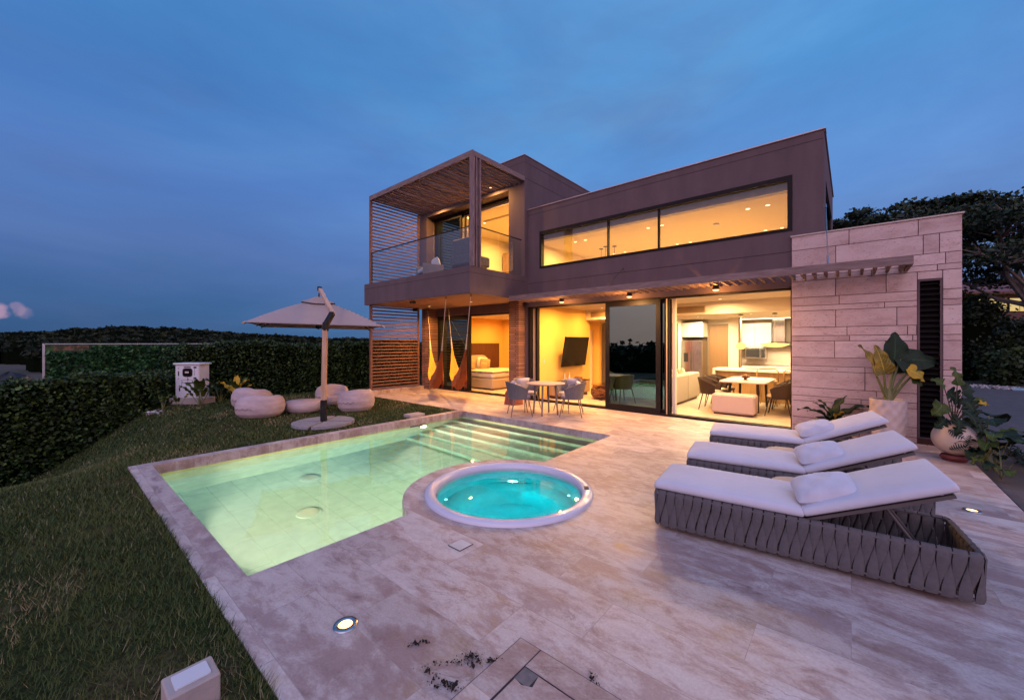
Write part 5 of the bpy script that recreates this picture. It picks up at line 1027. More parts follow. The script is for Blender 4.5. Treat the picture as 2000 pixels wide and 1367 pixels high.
t = thing('range_hood', 'steel chimney range hood on the kitchen back wall', 'range hood', (-1.80, 15.6, 1.62)); sbx('steel', t, 'chimney', (-.17, .17, -.14, .25, .12, .86), b=.003); m_ = MB(); m_.add([(-.42, -.35, 0), (.42, -.35, 0), (.42, .25, 0), (-.42, .25, 0), (-.42, -.35, .04), (.42, -.35, .04), (.42, .25, .04), (-.42, .25, .04), (-.17, -.14, .12), (.17, -.14, .12), (.17, .25, .12), (-.17, .25, .12)], [(0, 3, 2, 1), (0, 1, 5, 4), (1, 2, 6, 5), (2, 3, 7, 6), (3, 0, 4, 7), (4, 5, 9, 8), (5, 6, 10, 9), (6, 7, 11, 10), (7, 4, 8, 11), (8, 9, 10, 11)]); m_.build('canopy', 'steel', t)
for (x, y, z, fl, lab) in ((-2.35, 12.6, 1.62, 0, 'glowing amber globe pendant lamp over the dining table'), (-1.55, 12.6, 1.66, 1, 'glowing amber flat dish pendant lamp in front of the range hood')):
    t = thing('pendant_lamp', lab, 'pendant lamp', (x, y, 2.49), 0, 'amber pendant lamps by the kitchen'); m_ = MB(); m_.cyl(0, 0, -.02, 0, .06, 20); m_.build('ceiling_rose', 'black_metal', t); m_ = MB(); m_.tube([(0, 0, -.02), (0, 0, z-2.49+.08)], .004, 6); m_.build('cord', 'cord_white', t)
    m_ = MB(); h = z-2.49; m_.lathe([(0, h+.09), (.07, h+.07), (.13, h), (.11, h-.07), (.05, h-.10), (0, h-.10)] if not fl else [(0, h+.05), (.08, h+.03), (.33, h+.02), (.30, h-.02), (.16, h-.07), (0, h-.08)], n=32); m_.build('shade', 'pendant_glow', t, smooth=True); lamp('lamp_light', (x, y, z-.12), 4, (1, .6, .25), t, .1)
# balcony seats
for (x, y, rz, lab) in ((-10.0, 7.75, R(160), 'low armchair with white cushion on the balcony behind the glass rail'),):
    t = thing('balcony_armchair', lab, 'armchair', (x, y, 3.635), rz)
    for sx in (-1, 1): sbx('grey_leg', t, 'arm', (sx*.34-.02, sx*.34+.02, -.32, .32, .0, .46), b=.01)
    sbx('grey_leg', t, 'seat_frame', (-.32, .32, -.32, .32, .18, .22)); sbx('cushion_white', t, 'seat_cushion', (-.31, .31, -.30, .30, .221, .35), b=.03); m_ = MB(); pillow(m_, .6, .45, .16, 10, 2); q = m_.build('back_cushion', 'cushion_white', t, smooth=True, fixn=True, loc=(0, -.22, .50)); q.rotation_euler = (R(75), 0, 0)
t = thing('balcony_lounge_seat', 'grey high backed lounge seat by the balcony corner post', 'lounge seat', (-7.92, 7.62, 3.635), R(180)+.0)
sbx('pot_grey', t, 'seat', (-.38, .38, -.3, .5, .12, .40), b=.04); sbx('pot_grey', t, 'backrest', (-.40, .40, .34, .44, .1, .86), b=.04)
for x in (-.3, .3): 
    for y in (-.2, .4): sbx('dark_frame', t, 'leg', (x-.02, x+.02, y-.02, y+.02, 0, .119), b=.003)
# upstairs bed edge and pendant
t = thing('upstairs_bed', 'bed with pale linen in the lit room behind the balcony', 'bed', (-9.2, 11.9, 3.665)); sbx('sofa_fabric', t, 'bed_base', (-.9, .9, -1, 1, 0, .32), b=.03); sbx('linen_white', t, 'mattress', (-.88, .88, -.98, .98, .321, .55), b=.05)

# ------------------------------------------------------------------ planting
def leaf(mb, base, d, up, L_, Wd, kind='oval', droop=.5, fold=.25, wave=.02, seed=0, n=18, m=6, curl=0.):
    g = random.Random(seed); ph = g.random()*6; d = Vector(d).normalized(); up = Vector(up); sd_ = d.cross(up).normalized(); up = sd_.cross(d).normalized()
    b0 = len(mb.v); vs = []; p = Vector(base); dirv = d.copy(); uvs = []
    for i in range(n+1):
        t = i/n
        if kind == 'oval': w = math.sin(math.pi*t**.75)**.75 if 0 < t < 1 else 0
        elif kind == 'heart': w = (1-t)**.62*(1-(1-min(1, t*9))**2)**.5*1.18
        elif kind == 'strap': w = math.sin(math.pi*t**.9)**.5 if 0 < t < 1 else 0
        else: w = (1-t)**.55*(1-(1-min(1, t*8))**2)**.5*1.1
        up2 = sd_.cross(dirv).normalized()
        for j in range(-m, m+1):
            s_ = j/m; ws = w
            if kind == 'monstera':
                k = (t*6.2+.15) % 1; cut = 1 if (k < .30 and .12 < t < .9) else 0; ws = w*(1-.62*cut) if abs(s_) > .4 else w
            y = s_*ws*Wd/2; back = -.16*L_*abs(s_)**1.6*(1-t)**3 if kind in ('heart', 'monstera') else 0
            side_d = -.12*Wd*abs(s_)**1.5*(kind == 'monstera')
            q = p+sd_*y+up2*(abs(y)*fold+wave*math.sin(t*16+ph+(3 if s_ > 0 else 0))*abs(s_)**2)+dirv*(back+side_d*0)
            vs.append(q); uvs.append((t*L_/.45, s_, 0))
        ang = -droop/n*(1+1.2*t); dirv = (Matrix.Rotation(ang, 3, sd_.normalized())@dirv) if sd_.length else dirv; p = p+dirv*(L_/n)
    W_ = 2*m+1; mb.add(vs, [(i*W_+j, i*W_+j+1, (i+1)*W_+j+1, (i+1)*W_+j) for i in range(n) for j in range(W_-1)], 0, g.random())
    if mb.uv is None: mb.uv = []
    mb.uv += uvs
def stemleaf(t, base, tip, d, up, L_, Wd, kind, mat, seed, droop=.5, fold=.2, sag=.15, r=.012, smat='stem_green', wave=.02, out=None):
    base = Vector(base); tip = Vector(tip); mid = base.lerp(tip, .55)+Vector((0, 0, sag*(tip-base).length)) if sag else base.lerp(tip, .5)
    pts = [base.lerp(mid, k/4).lerp(mid.lerp(tip, k/4), k/4) for k in range(5)]
    lf_ = MB(); leaf(lf_, tip, d, up, L_, Wd, kind, droop, fold, wave, seed); o = lf_.build('leaf', mat, t, smooth=True)
    m_ = MB(); m_.tube(pts, [r*1.5, r*1.3, r*1.1, r, r*.7], 7); m_.build('leaf_stem', smat, o)
UP = Vector((0, 0, 1))
# tall cream pot with giant taro leaves (axes: RT = right in the photo, -FW = towards the camera)
p = Vector((.44, 8.66, 0)); t = thing('tall_potted_taro', 'giant leaved taro in the tall cream pot with carved diamond pattern', 'potted plant', p)
def facet(q, w, r, z): k = abs(((w*5/math.pi+z*5.2) % 1)-.5)+abs(((w*5/math.pi-z*5.2) % 1)-.5); s_ = 1+.10*(k-.5) if .03 < z < .80 else 1; return (q[0]*s_, q[1]*s_, z)
pr = [(0, .0), (.155, 0)]+[(.155+.065*math.sin(min(1, k/26)*1.9), .01+.80*k/30) for k in range(31)]; pr += [(pr[-1][0]-.03, .81), (pr[-1][0]-.04, .74), (0, .74)]
m_ = MB(); m_.lathe(pr, n=120, fn=facet); m_.build('pot', 'pot_cream', t, smooth=True, sharp=35); m_ = MB(); m_.cyl(0, 0, .742, .76, pr[-2][0]-.01, 24); m_.build('soil', 'soil', t)
def L3(r_, f_, z): return RT*r_+FW*f_+Vector((0, 0, z))
b = Vector((0, 0, .76))
m_ = MB(); m_.tube([(0, 0, .74), (0.0, 0, .98)], [.07, .045], 10); m_.build('trunk', 'stem_green', t)
for a in ((L3(.06, -.02, 1.30), L3(.10, -.1, 1), L3(-.1, -1, .1), .58, .50, 'heart', 'leaf_dark', 1, .25, .10, .0), (L3(.16, -.04, 1.44), L3(1, -.05, .0), L3(.0, -1, .45), .66, .42, 'heart', 'leaf_dark', 2, .25, .10, .15),
          (L3(-.24, -.05, 1.22), L3(-.35, -.0, 1), L3(.5, -1, .2), .50, .24, 'heart', 'leaf_mottled', 3, .25, .35, .0), (L3(-.10, -.04, 1.26), L3(-.30, -.1, 1), L3(-.3, -1, .2), .42, .26, 'heart', 'leaf_mottled', 4, .3, .25, .0),
          (L3(.20, -.14, 1.27), L3(.62, -.3, -.25), L3(.1, -1, .6), .30, .26, 'heart', 'leaf_yellow', 5, .7, .1, .12), (L3(.26, -.12, 1.18), L3(.75, -.2, -.35), L3(.1, -1, .5), .26, .24, 'heart', 'leaf_green', 6, .7, .1, .12)):
    stemleaf(t, b+L3(random.uniform(-.03, .05), 0, .02), a[0], a[1], a[2], a[3], a[4], a[5], a[6], a[7], a[8], a[9], a[10], .017)
# dark bowl pot with bird's nest leaves
p = Vector((-.24, 8.76, 0)); t = thing('bowl_potted_fern', 'dark wavy leaved plant in a low grey bowl pot behind the loungers', 'potted plant', p)
m_ = MB(); m_.lathe([(0, 0), (.14, 0), (.16, .02), (.27, .18), (.29, .30), (.24, .40), (.22, .40), (.20, .36), (0, .36)], n=48); m_.build('pot', 'pot_grey', t, smooth=True, sharp=40); m_ = MB(); m_.cyl(0, 0, .362, .375, .19, 24); m_.build('soil', 'soil', t)
g = random.Random(5)
for (r_, f_, z, L_, w_, mt) in ((-1, -.1, .85, .66, .13, 'leaf_dark'), (-.7, .1, .7, .42, .11, 'leaf_dark'), (.18, .0, 1.5, .50, .16, 'leaf_dark'), (.75, -.1, .85, .60, .16, 'leaf_dark'), (1, .2, .75, .72, .15, 'leaf_dark'), (1, -.2, .28, .50, .11, 'leaf_dark'), (.1, -.4, .85, .26, .12, 'leaf_yellow'), (-.3, .4, 1.2, .40, .12, 'leaf_dark'), (.5, .5, 1, .45, .12, 'leaf_dark'), (-.5, -.5, .6, .34, .10, 'leaf_dark'), (.5, -.6, .5, .30, .10, 'leaf_dark'), (-.15, .1, 1.1, .42, .10, 'leaf_green')):
    d = L3(r_, f_, z); lf_ = MB(); leaf(lf_, (r_*.04, f_*.04, .37), d, Vector((-d.x, -d.y, 1.2)), L_, w_, 'strap', .55, .35, .022, g.randint(0, 99), n=22); lf_.build('leaf', mt, t, smooth=True)
# round pot with painted leaves and monstera
p = Vector((1.13, 8.52, 0)); t = thing('round_potted_monstera', 'monstera in the round beige pot painted with dark leaves, on a red stand', 'potted plant', p)
m_ = MB(); R0 = .235; prr = [(0, .06)]+[(R0*math.sin(R(a)), .32-R0*math.cos(R(a))) for a in range(22, 150, 6)]; prr += [(prr[-1][0]+.012, prr[-1][1]+.02), (prr[-1][0]-.02, prr[-1][1]+.02), (0, prr[-1][1]-.02)]; m_.lathe(prr, n=64); pot = m_.build('pot', 'pot_beige', t, smooth=True, sharp=50)
def on_ball(a, b_, r=R0+.0015): w = a; return Vector((r*math.cos(b_)*math.cos(w), r*math.cos(b_)*math.sin(w), .32+r*math.sin(b_)))
ca = math.atan2(-p.y, -p.x)
def painted(a0, b0, s_, rot):
    m_ = MB(); c_ = Vector((0, 0)); 
    def pp(u, v): x = u*math.cos(rot)-v*math.sin(rot); y = u*math.sin(rot)+v*math.cos(rot); return on_ball(ca+a0+x*s_/math.cos(b0*.7), b0+y*s_)
    for k in range(7):                       # seven fingers either side of a midrib
        u = -.75+1.5*k/6; wd = .085; ln = .62*math.cos(u*1.25)
        for sg in (-1, 1):
            n = 6; vs = []
            for i in range(n+1): q = i/n; ww = wd*(1-.75*q**2); vs += [pp(u+.30*q*ln-ww, sg*q*ln), pp(u+.30*q*ln+ww, sg*q*ln)]
            m_.add(vs, [(2*i, 2*i+1, 2*i+3, 2*i+2) for i in range(n)])
    m_.add([pp(-.95+.2*i, s__*.06) for i in range(11) for s__ in (-1, 1)], [(2*i, 2*i+1, 2*i+3, 2*i+2) for i in range(10)])
    m_.build('painted_leaf', 'painted_leaf', pot)
painted(.12, -.42, .42, .5); painted(.62, .02, .42, 1.2); painted(.05, .45, .42, -.6)
m_ = MB(); m_.lathe([(0, .0), (.12, .0), (.15, .05), (.13, .085), (0, .085)], n=40); m_.build('stand', 'terracotta_red', t)
g = random.Random(8); b = Vector((0, 0, .52))
for (tip, d, up, L_, w_, k, mt) in ((L3(.05, .0, 1.12), L3(.1, 0, 1), L3(.1, -1, .2), .26, .17, 'heart', 'leaf_green'), (L3(-.16, .0, 1.10), L3(-.5, -.1, .35), L3(.2, -1, .4), .17, .15, 'heart', 'leaf_green'), (L3(.0, .05, .96), L3(.5, -.2, -.5), L3(0, -1, .3), .30, .28, 'monstera', 'leaf_dark'), (L3(-.28, -.1, .82), L3(-.6, -.3, -.5), L3(-.1, -1, .4), .22, .22, 'heart', 'leaf_green'), (L3(.12, -.05, .86), L3(.3, -.4, -.7), L3(0, -1, .2), .30, .28, 'monstera', 'leaf_dark'), (L3(.14, .0, 1.0), L3(.6, 0, .3), L3(0, -1, .3), .22, .20, 'heart', 'leaf_dark'),
      (L3(-.14, -.18, .62), L3(-.3, -.5, -.8), L3(0, -1, .1), .24, .26, 'monstera', 'leaf_dark'), (L3(.10, -.20, .60), L3(.2, -.4, -.9), L3(.1, -1, 0), .26, .28, 'monstera', 'leaf_dark'), (L3(.26, -.1, .84), L3(.8, -.2, .15), L3(0, -.6, 1), .12, .10, 'heart', 'leaf_yellow'), (L3(.32, 0, .84), L3(.8, 0, .4), L3(0, -.8, 1), .20, .13, 'heart', 'leaf_green'), (L3(-.26, -.12, .62), L3(-.7, -.3, -.5), L3(-.2, -1, .2), .20, .20, 'monstera', 'leaf_dark'), (L3(.02, -.16, .72), L3(.05, -.7, -.6), L3(0, -.6, .5), .22, .22, 'monstera', 'leaf_dark')):
    stemleaf(t, b, tip, d, up, L_, w_, k, mt, g.randint(0, 99), .6, .12, .12, .006, 'stem_dark')
# bed of big leaved plants right of the deck
g = random.Random(31)
for i, (x, y, s_, lab) in enumerate(((1.50, 9.0, .85, 'tall big leaved garden plant in the bed right behind the round pot'), (1.52, 8.55, .62, 'big leaved garden plant with broad pale green leaves at the deck corner'), (1.95, 9.2, .35, 'low leafy plant at the edge of the grey driveway'), (1.50, 8.15, .4, 'low dark leafy plant beside the deck edge'))):
    t = thing('bed_plant', lab, 'garden plant', (x, y, -.09), 0, 'leafy plants in the bed beside the deck')
    for k in range(9):
        a = g.uniform(0, 6.28); r_ = g.uniform(.15, .38)*s_; tip = Vector((r_*math.cos(a), r_*math.sin(a), g.uniform(.35, .95)*s_)); d = Vector((math.cos(a), math.sin(a), g.uniform(-.1, .6)))
        stemleaf(t, (0, 0, 0), tip, d, Vector((-math.cos(a)*.5, -math.sin(a)*.5, 1)), g.uniform(.36, .56)*s_, g.uniform(.26, .40)*s_, 'oval', g.choice(('leaf_dark', 'leaf_green', 'leaf_dark', 'leaf_dark')), g.randint(0, 99), .7, .2, .1, .008*s_)
# small plants by the meter cabinet
for i, (u, v, hpx, n, mt, lab) in enumerate(((318, 800, 34, 5, 'leaf_green', 'small upright leafy plant left of the meter cabinet'), (392, 795, 58, 12, 'leaf_green', 'bushy yellow-green plant in front of the meter cabinet'), (430, 788, 52, 12, 'leaf_dark', 'dark broad leaved plant right of the meter cabinet'), (462, 790, 56, 8, 'leaf_yellow', 'plant with upright yellow leaves beside the stone seats'), (347, 800, 30, 4, 'leaf_green', 'tiny leafy sprout at the cabinet plinth'))):
    d_ = 1.7*776/(v-669.5)*1.02; p = at(u, d_); h = hpx*d_/776; t = thing('garden_plant', lab, 'garden plant', (p.x, p.y, lz(p.x, p.y)), 0, 'small plants near the meter cabinet'); g = random.Random(i+50)
    for k in range(n):
        a = g.uniform(0, 6.28); r_ = g.uniform(.05, .22); tip = Vector((r_*math.cos(a), r_*math.sin(a), h*g.uniform(.3, .62))); d = Vector((.5*math.cos(a), .5*math.sin(a), 1))
        stemleaf(t, (0, 0, 0), tip, d, Vector((-math.cos(a), -math.sin(a), .5)), h*g.uniform(.42, .55), h*g.uniform(.12, .2), 'oval', mt if g.random() < .7 else 'leaf_green', g.randint(0, 99), .5, .25, .0, .006)
p = at(308, 10.2); tag(leafcloud('pebbles', np.random.default_rng(3).normal(size=(60, 3))*[.16, .10, .008]+[0, 0, .02], 0, .05, 'pebble', loc=(p.x, p.y, lz(p.x, p.y))), kind='stuff')

# hedges
def boxcloud(name, pts, wd, hfn, zf, n, size, mat, label, cat, seed):
    n = int(n*1.9); size *= .76
    g = np.random.default_rng(seed); P = []; pts = [np.array(q, float) for q in pts]; Ls = [np.linalg.norm(b-a) for a, b in zip(pts, pts[1:])]; tot = sum(Ls)
    t = thing(name, label, cat, (*pts[0], zf(*pts[0])))
    s_ = g.uniform(0, tot, n); face = g.random(n); out = np.zeros((n, 3)); core = MB()
    for k in range(n):
        s = s_[k]; i = 0
        while s > Ls[i]: s -= Ls[i]; i += 1
        a, b = pts[i], pts[i+1]; d = (b-a)/Ls[i]; nn = np.array([-d[1], d[0]]); c_ = a+d*s; h = hfn(*c_); z0 = zf(*c_)
        bump = .07*math.sin(s_[k]*5.1+seed)+.05*math.sin(s_[k]*13.7)
        if face[k] < .68: o_ = wd/2+bump+g.normal(0, .045); sg = 1 if face[k] < .34 else -1; q = c_+nn*o_*sg; z = z0+g.uniform(0, 1)*(h-z0)
        else: q = c_+nn*g.uniform(-wd/2, wd/2); z = h+g.normal(0, .04)+bump*.5
        out[k] = (q[0], q[1], z)
    ex_ = []
    for q in pts: a_ = g.uniform(0, 6.28, 1500); ex_.append(np.stack([q[0]+np.cos(a_)*(wd/2+g.normal(0, .04, 1500)), q[1]+np.sin(a_)*(wd/2), zf(*q)+g.uniform(0, 1, 1500)*(hfn(*q)-zf(*q))], 1))
    out = np.concatenate([out]+ex_); n = len(out)
    o = leafcloud('foliage', out-np.array([*pts[0], zf(*pts[0])]), n, size, mat, t, seed=seed)
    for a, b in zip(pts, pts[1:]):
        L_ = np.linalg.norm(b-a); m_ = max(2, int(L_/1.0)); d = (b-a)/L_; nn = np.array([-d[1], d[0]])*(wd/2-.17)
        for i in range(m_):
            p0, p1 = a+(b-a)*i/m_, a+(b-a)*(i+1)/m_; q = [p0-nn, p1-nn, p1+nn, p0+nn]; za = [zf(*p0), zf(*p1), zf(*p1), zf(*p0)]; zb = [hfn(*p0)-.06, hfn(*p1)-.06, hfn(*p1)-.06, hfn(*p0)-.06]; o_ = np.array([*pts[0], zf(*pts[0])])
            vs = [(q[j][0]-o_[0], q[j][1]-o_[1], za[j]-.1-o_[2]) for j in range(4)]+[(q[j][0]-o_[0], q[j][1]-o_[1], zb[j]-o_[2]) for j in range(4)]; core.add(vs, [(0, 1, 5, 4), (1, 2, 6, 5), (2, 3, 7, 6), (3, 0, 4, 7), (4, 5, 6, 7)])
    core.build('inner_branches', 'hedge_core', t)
    return t
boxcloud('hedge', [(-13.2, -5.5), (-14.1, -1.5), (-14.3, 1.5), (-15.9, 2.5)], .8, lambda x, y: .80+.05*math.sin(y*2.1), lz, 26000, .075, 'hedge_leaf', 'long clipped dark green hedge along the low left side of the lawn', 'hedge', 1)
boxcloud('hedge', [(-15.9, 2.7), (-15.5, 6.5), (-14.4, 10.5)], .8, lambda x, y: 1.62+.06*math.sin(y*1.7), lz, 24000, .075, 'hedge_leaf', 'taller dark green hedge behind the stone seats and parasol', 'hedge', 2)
t = thing('screen_fence', 'green leaf printed fence panel with thin white edge beyond the left hedge', 'fence', (-17, 3.4, -1.6)); sbx('fence_print', t, 'printed_panel', (-.02, .02, -3.42, 3.8, .2, 3.25), b=0); gq = np.random.default_rng(5); nq = 15000; Pq = np.stack([gq.uniform(.03, .10, nq), gq.uniform(-3.4, 3.8, nq), gq.uniform(.2, 3.23, nq)], 1); Pq = Pq[~((Pq[:, 1] < -2.55)&(Pq[:, 2] > 3.06))]; leafcloud('artificial_leaves', Pq, len(Pq), .085, 'fake_leaf', t, seed=4); sbx('fence_edge', t, 'top_rail', (-.03, .03, -3.45, 3.8, 3.252, 3.28), b=.004); sbx('fence_edge', t, 'end_post', (-.03, .03, -3.48, -3.43, 0, 3.28), b=.004); sbx('rust_panel', t, 'bare_patch', (.021, .024, -3.28, -2.6, 3.08, 3.22), b=0)

# grass blades on the lawn near the camera
def blades():
    g = np.random.default_rng(5); N0 = 520000
    x = g.uniform(-14.2, -1.0, N0); y = g.uniform(-2.2, 6.7, N0)
    ok = (y < .705)|((x < -7.58)&(y < 6.72)); dep = -x*math.sin(YAW)+y*math.cos(YAW); lat = x*math.cos(YAW)+y*math.sin(YAW)
    ok &= (dep > 1.3)&(lat/dep > -1.45)&(lat/dep < 1.4); ok &= g.random(N0) < np.clip((3.4/np.maximum(dep, .1))**1.5, .06, 1)
    x, y, dep = x[ok], y[ok], dep[ok]; n = len(x)
    edge = np.minimum(np.abs(y-.71), 1) ; cl = .5+.5*np.sin(x*2.3+1.7*np.sin(y*3.1))*np.sin(y*2.9+1.3*np.sin(x*1.9)); fine = .5+.5*np.sin(x*11+3*np.sin(y*7))*np.sin(y*13+2*np.sin(x*9))
    z = np.array([lz(a, b) for a, b in zip(x, y)]); h = g.uniform(.018, .042, n)*(1+.35*cl)*np.where((y > .66)&(y < .71), 1.5, 1); wd = .0022*np.clip(dep/2.2, 1, 5)
    a = g.uniform(0, 2*np.pi, n); lean = g.uniform(.3, 1.3, n); dx, dy = np.cos(a), np.sin(a); hx = h*lean
    b0 = np.stack([x-dy*wd, y+dx*wd, z-.003], 1); b1 = np.stack([x+dy*wd, y-dx*wd, z-.003], 1); tp = np.stack([x+dx*hx, y+dy*hx, z+h], 1)
    tone = np.clip(.30+.25*fine+.18*(cl-.5)+g.normal(0, .16, n), 0, 1); dead = (g.random(n) < .05+.30*(np.sin(x*1.7+2)*np.sin(y*2.3+x) > .50)); tone[dead] = g.uniform(.85, 1, dead.sum()); tone[~dead] = np.minimum(tone[~dead], .84)
    ne = 1500; ex = g.uniform(-5.2, -1.3, ne); ey = g.uniform(.66, .722, ne); eh = g.uniform(.02, .055, ne)*(.6+.6*(np.sin(ex*9)*np.sin(ex*23) > .1)); ea = np.pi/2+g.normal(0, .9, ne); el = g.uniform(.2, 1.1, ne); ed = -ex*math.sin(YAW)+ey*math.cos(YAW); ew = .0026*np.clip(ed/2.4, 1, 3)
    ex_, ey_ = np.cos(ea), np.sin(ea); c0 = np.stack([ex-ey_*ew, ey+ex_*ew, 0*ex-.01], 1); c1 = np.stack([ex+ey_*ew, ey-ex_*ew, 0*ex-.01], 1); c2 = np.stack([ex+ex_*eh*el, ey+ey_*eh*el, eh*.9], 1)
    b0, b1, tp = np.concatenate([b0, c0]), np.concatenate([b1, c1]), np.concatenate([tp, c2]); tone = np.concatenate([tone, g.uniform(.1, .8, ne)])
    return tag(rawmesh('grass', np.stack([b0, b1, tp], 1).reshape(-1, 3), 3, tone, 'grass_blade'), kind='stuff')
blades()

# trees on the right
def tree(name, label, base, trunk_h, crowns, nleaf, lsize, seed, mat='tree_leaf', bark='bark', group=None, limbs=8):
    g = np.random.default_rng(seed); r_ = random.Random(seed); t = thing(name, label, 'tree', base, 0, group)
    m_ = MB(); top = Vector((r_.uniform(-.3, .3), r_.uniform(-.3, .3), trunk_h)); m_.tube([(0, 0, -.1), Vector((0, 0, trunk_h*.5))+Vector((r_.uniform(-.2, .2), r_.uniform(-.2, .2), 0)), top], [.34, .26, .20], 10); m_.build('trunk', bark, t)
    P = []; br = MB()
    for (cx, cy, cz, rx, ry, rz) in crowns:
        c_ = Vector((cx, cy, cz)); mid = top.lerp(c_, .5)+Vector((r_.uniform(-.4, .4), r_.uniform(-.4, .4), -.25)); br.tube([top, mid, c_-Vector((0, 0, rz*.4))], [.13, .09, .05], 6)
        for k in range(limbs):
            a = r_.uniform(0, 6.28); q = r_.uniform(.4, .95); e = c_+Vector((rx*q*math.cos(a), ry*q*math.sin(a), r_.uniform(-.3, .6)*rz)); m2 = c_.lerp(e, .5)+Vector((r_.uniform(-.3, .3), r_.uniform(-.3, .3), r_.uniform(-.2, .2)))
            br.tube([c_-Vector((0, 0, rz*.4)), m2, e], [.045, .03, .012], 5)
            for _ in range(3): e2 = e+Vector((r_.uniform(-1, 1), r_.uniform(-1, 1), r_.uniform(-.2, .5)))*.8; br.tube([m2.lerp(e, .6), e2], [.015, .006], 4)
            # leaf tufts gather round the limb ends, leaving gaps
        nt = max(12, int(26*rx*ry/4))
        for k in range(nt):
            a = r_.uniform(0, 6.28); q = math.sqrt(r_.uniform(.02, 1)); zz = r_.uniform(-.55, 1)*math.sqrt(max(0, 1-q*q*.9)); tc_ = np.array([cx+rx*q*math.cos(a), cy+ry*q*math.sin(a), cz+rz*zz]); P.append((tc_, r_.uniform(.35, .75)))
    w = np.array([s_**2 for _, s_ in P]); w /= w.sum(); idx = g.choice(len(P), nleaf, p=w); C_ = np.array([c_ for c_, _ in P])[idx]; S_ = np.array([s_ for _, s_ in P])[idx][:, None]
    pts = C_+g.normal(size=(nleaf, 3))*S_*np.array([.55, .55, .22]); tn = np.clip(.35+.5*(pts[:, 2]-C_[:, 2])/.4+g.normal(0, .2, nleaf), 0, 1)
    leafcloud('crown', pts, nleaf, lsize, mat, t, tones=tn, seed=seed, elong=1.4); br.build('branches', bark, t); return t
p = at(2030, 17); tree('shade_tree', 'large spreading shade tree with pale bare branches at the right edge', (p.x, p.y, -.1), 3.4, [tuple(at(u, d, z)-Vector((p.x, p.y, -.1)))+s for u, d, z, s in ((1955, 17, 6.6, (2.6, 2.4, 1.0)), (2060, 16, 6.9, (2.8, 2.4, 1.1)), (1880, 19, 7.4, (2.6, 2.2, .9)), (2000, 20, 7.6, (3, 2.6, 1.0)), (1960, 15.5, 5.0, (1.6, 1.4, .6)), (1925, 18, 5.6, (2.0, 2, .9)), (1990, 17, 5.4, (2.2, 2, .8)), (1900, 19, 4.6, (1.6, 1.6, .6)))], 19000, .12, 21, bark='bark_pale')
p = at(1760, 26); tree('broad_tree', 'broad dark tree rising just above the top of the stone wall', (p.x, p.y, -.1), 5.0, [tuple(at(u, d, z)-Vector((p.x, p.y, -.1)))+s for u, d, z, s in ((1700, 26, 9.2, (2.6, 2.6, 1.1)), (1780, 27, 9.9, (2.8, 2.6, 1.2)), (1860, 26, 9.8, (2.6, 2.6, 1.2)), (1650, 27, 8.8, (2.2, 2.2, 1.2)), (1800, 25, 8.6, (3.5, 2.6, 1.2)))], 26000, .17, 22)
# shrubs and low trees along the drive
g = random.Random(12); k = 0
for (u, d, w_, h, lab) in ((1890, 19, 2.4, 4.0, 'dense dark shrub right beside the edge of the stone wall'), (1945, 21, 2.6, 2.9, 'tall dark shrub under the shade tree across the driveway'), (1990, 18.5, 2.2, 2.3, 'lighter green shrub at the right end of the driveway'), (2040, 20, 2.6, 3.0, 'tall dark shrub at the extreme right edge'), (1915, 23, 3.0, 3.4, 'dark tree mass behind the shrubs, left of the lit house'), (1970, 16.6, 1.4, 1.5, 'small rounded shrub at the kerb of the driveway')):
    p = at(u, d); t = thing('shrub', lab, 'shrub', (p.x, p.y, -.1), 0, 'shrubs across the driveway'); gg = np.random.default_rng(k+70); k += 1; n = 7000
    tc_ = gg.normal(size=(26, 3)); tc_ /= np.linalg.norm(tc_, axis=1)[:, None]; tc_ = tc_*np.array([w_*.42, w_*.42, h*.42])+np.array([0, 0, h*.52]); ii = gg.integers(0, 26, n); pts = tc_[ii]+gg.normal(size=(n, 3))*.22*np.array([w_/2, w_/2, h/3.2]); pts[:, 2] = np.abs(pts[:, 2])
    leafcloud('foliage', pts, n, .11, 'shrub_leaf' if k in (3, 6) else 'tree_leaf', t, tones=np.clip(.3+.3*(pts[:, 2]/h-.5)+gg.normal(0, .22, n), 0, 1), seed=k)
    m_ = MB(); m_.lathe([(0, 0), (w_*.22, .1), (w_*.36, h*.35), (w_*.30, h*.65), (.1, h*.85), (0, h*.86)], n=14); m_.build('inner_branches', 'hedge_core', t)
# pebble border and painted kerb
mb = np.random.default_rng(6); n = 900; s_ = mb.random(n); a_ = np.array(at(1895, 15.6)); b_ = np.array(at(1985, 14.7)); P = a_+(b_-a_)*s_[:, None]+mb.normal(size=(n, 3))*[.22, .22, .02]; tag(leafcloud('pebbles', P, n, .10, 'pebble', seed=3, elong=1.0), kind='stuff')
m_ = MB(); m_.tube([at(1980, 14.4, .0), at(2060, 13.6, .0)], .07, 8); tag(m_.build('painted_kerb', 'kerb_paint'), 'short blue-grey painted kerb at the end of the driveway', 'kerb')
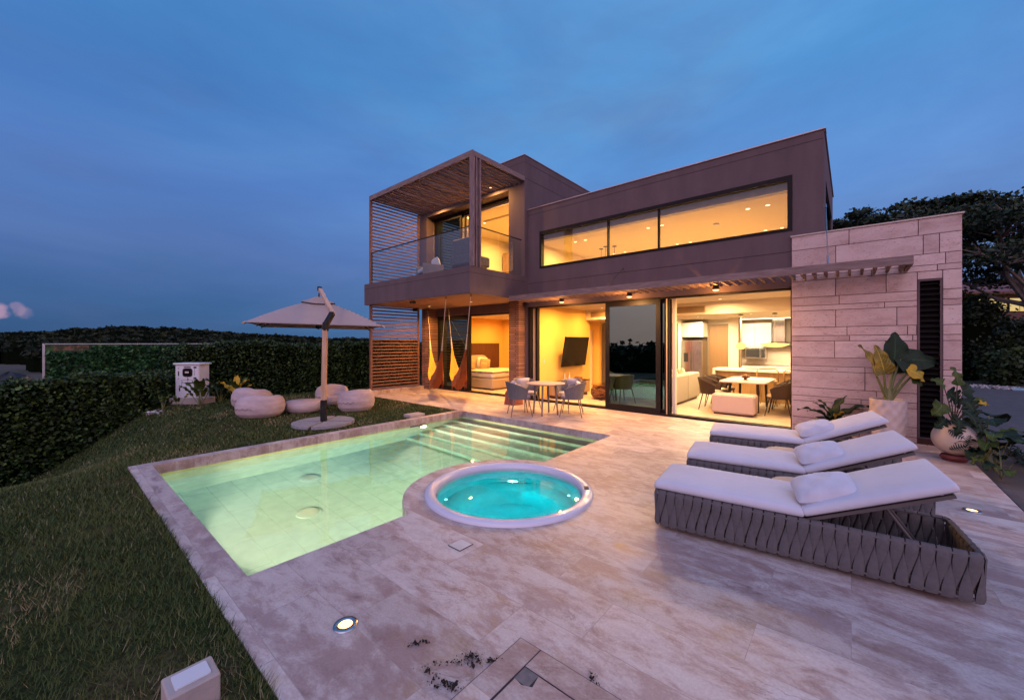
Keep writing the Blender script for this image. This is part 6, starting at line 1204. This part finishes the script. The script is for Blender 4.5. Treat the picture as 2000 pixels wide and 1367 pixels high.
# neighbour house, lit
p = at(1965, 34); t = thing('neighbour_house', 'distant house with tiled roof and warm lit windows behind the right trees', 'house', (p.x, p.y, 0), YAW-R(6))
sbx('walnut', t, 'wall', (-5, 6, 0, 5, 0, 4.3), b=0); m_ = MB(); m_.add([(-6, -1, 6.0), (7, -1, 6.0), (7, 6, 6.0), (-6, 6, 6.0), (-3, 2.5, 7.4), (4, 2.5, 7.4), (-6, -1, 5.85), (7, -1, 5.85), (7, 6, 5.85), (-6, 6, 5.85)], [(0, 1, 5, 4), (1, 2, 5), (2, 3, 4, 5), (3, 0, 4), (6, 7, 1, 0), (7, 8, 2, 1), (8, 9, 3, 2), (9, 6, 0, 3), (9, 8, 7, 6)]); m_.build('roof', 'roof_tile', t)
sbx('soffit_paint', t, 'upper_wall', (-5, 6, .5, 5, 4.3, 5.84), b=0)
for k in range(6): x = -4.6+k*1.75; f_ = sbx('dark_frame', t, 'window', (x, x+1.6, .42, .49, 4.35, 5.6), b=0); sbx('window_glow', f_, 'window_pane', (x+.06, x+.78, .40, .418, 4.42, 5.25), (x+.84, x+1.54, .40, .418, 4.42, 5.25), (x+.06, x+1.54, .40, .418, 5.31, 5.54), b=0)

# ------------------------------------------------------------------ far land: dark woods on a low ridge
def woods():
    g = np.random.default_rng(44); pts = []; sz = []; tn = []
    prof = [(-700, 650), (0, 650), (60, 648), (110, 645), (230, 637), (330, 640), (430, 648), (500, 652), (600, 656), (700, 661), (830, 664), (1000, 664), (2400, 650)]
    cores = MB()
    for k in range(1300):
        u = g.uniform(-500, 1000) if k < 1080 else g.uniform(1500, 2400); row = g.choice(4, p=[.2, .25, .25, .3]); d = (55, 75, 100, 130)[row]*g.uniform(.9, 1.1)
        top = np.interp(u, [a for a, _ in prof], [b for _, b in prof]); v = top+(3-row)*7.0+g.uniform(-2.5, 4)
        if row == 3: v = top+g.uniform(-3.5, 3)
        if u < 95 and row == 0: continue
        z = 1.7-(v-669.5)*d/776; p = at(u, d, 0); r = g.uniform(1.6, 3.2)*(d/90)**.5; c_ = np.array([p.x, p.y, z-r*.75]); n = 44
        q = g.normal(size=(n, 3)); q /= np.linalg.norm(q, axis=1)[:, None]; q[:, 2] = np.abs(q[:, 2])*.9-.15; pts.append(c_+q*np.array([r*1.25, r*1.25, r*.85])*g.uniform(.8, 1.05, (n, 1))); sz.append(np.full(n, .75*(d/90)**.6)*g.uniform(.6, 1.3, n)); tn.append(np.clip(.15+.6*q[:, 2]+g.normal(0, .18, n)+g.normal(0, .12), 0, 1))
        z0 = -2.2; cores.lathe([(r*1.0, z0), (r*1.0, c_[2]), (r*.6, c_[2]+r*.5), (0, c_[2]+r*.6)], p.x, p.y, 7)
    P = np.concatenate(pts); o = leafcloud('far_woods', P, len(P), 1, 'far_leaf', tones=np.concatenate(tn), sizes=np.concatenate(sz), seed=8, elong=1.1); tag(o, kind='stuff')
    tag(cores.build('wood_interior', 'far_core'), kind='stuff')
woods()
def woods_behind():                           # the same low woods go on round behind the camera; the door glass mirrors them
    g = np.random.default_rng(77); pts = []; n = 40; cores = MB()
    for k in range(420):
        a = g.uniform(-2.6, .15); d = g.uniform(38, 75); z = g.uniform(-.6, .9)*d/60; r = g.uniform(2.2, 4.2); c_ = np.array([d*math.cos(a), d*math.sin(a), z-r*.6]); q = g.normal(size=(n, 3)); q /= np.linalg.norm(q, axis=1)[:, None]; pts.append(c_+q*np.array([r*1.3, r*1.3, r])*g.uniform(.8, 1.05, (n, 1))); cores.lathe([(r*1.1, -2.2), (r*1.1, c_[2]), (0, c_[2]+r*.7)], c_[0], c_[1], 7)
    P = np.concatenate(pts); tag(leafcloud('far_woods', P, len(P), .8, 'far_leaf', seed=9, elong=1.1), kind='stuff'); tag(cores.build('wood_interior', 'far_core'), kind='stuff')
woods_behind()
# debris and tarp on the dirt lot
for i, (u, d, w_, h, mt, lab) in enumerate(((20, 38, 3.0, .9, 'tarp', 'dark heap under a tarpaulin on the far dirt lot, left edge'), (52, 36, 1.6, .7, 'rust_panel', 'rusty brown heap of soil on the far dirt lot'))):
    p = at(u, d); t = tag(MB().lathe([(w_*.5, 0), (w_*.42, h*.4), (w_*.2, h*.8), (0, h)], n=14, fn=lambda q, w, r, z: (q[0]*(1+.2*math.sin(3*w)), q[1]*(1+.15*math.cos(4*w)), z*(1+.15*math.sin(5*w)))).build('debris_heap', mt, loc=(p.x, p.y, -2.03)), lab, 'heap')
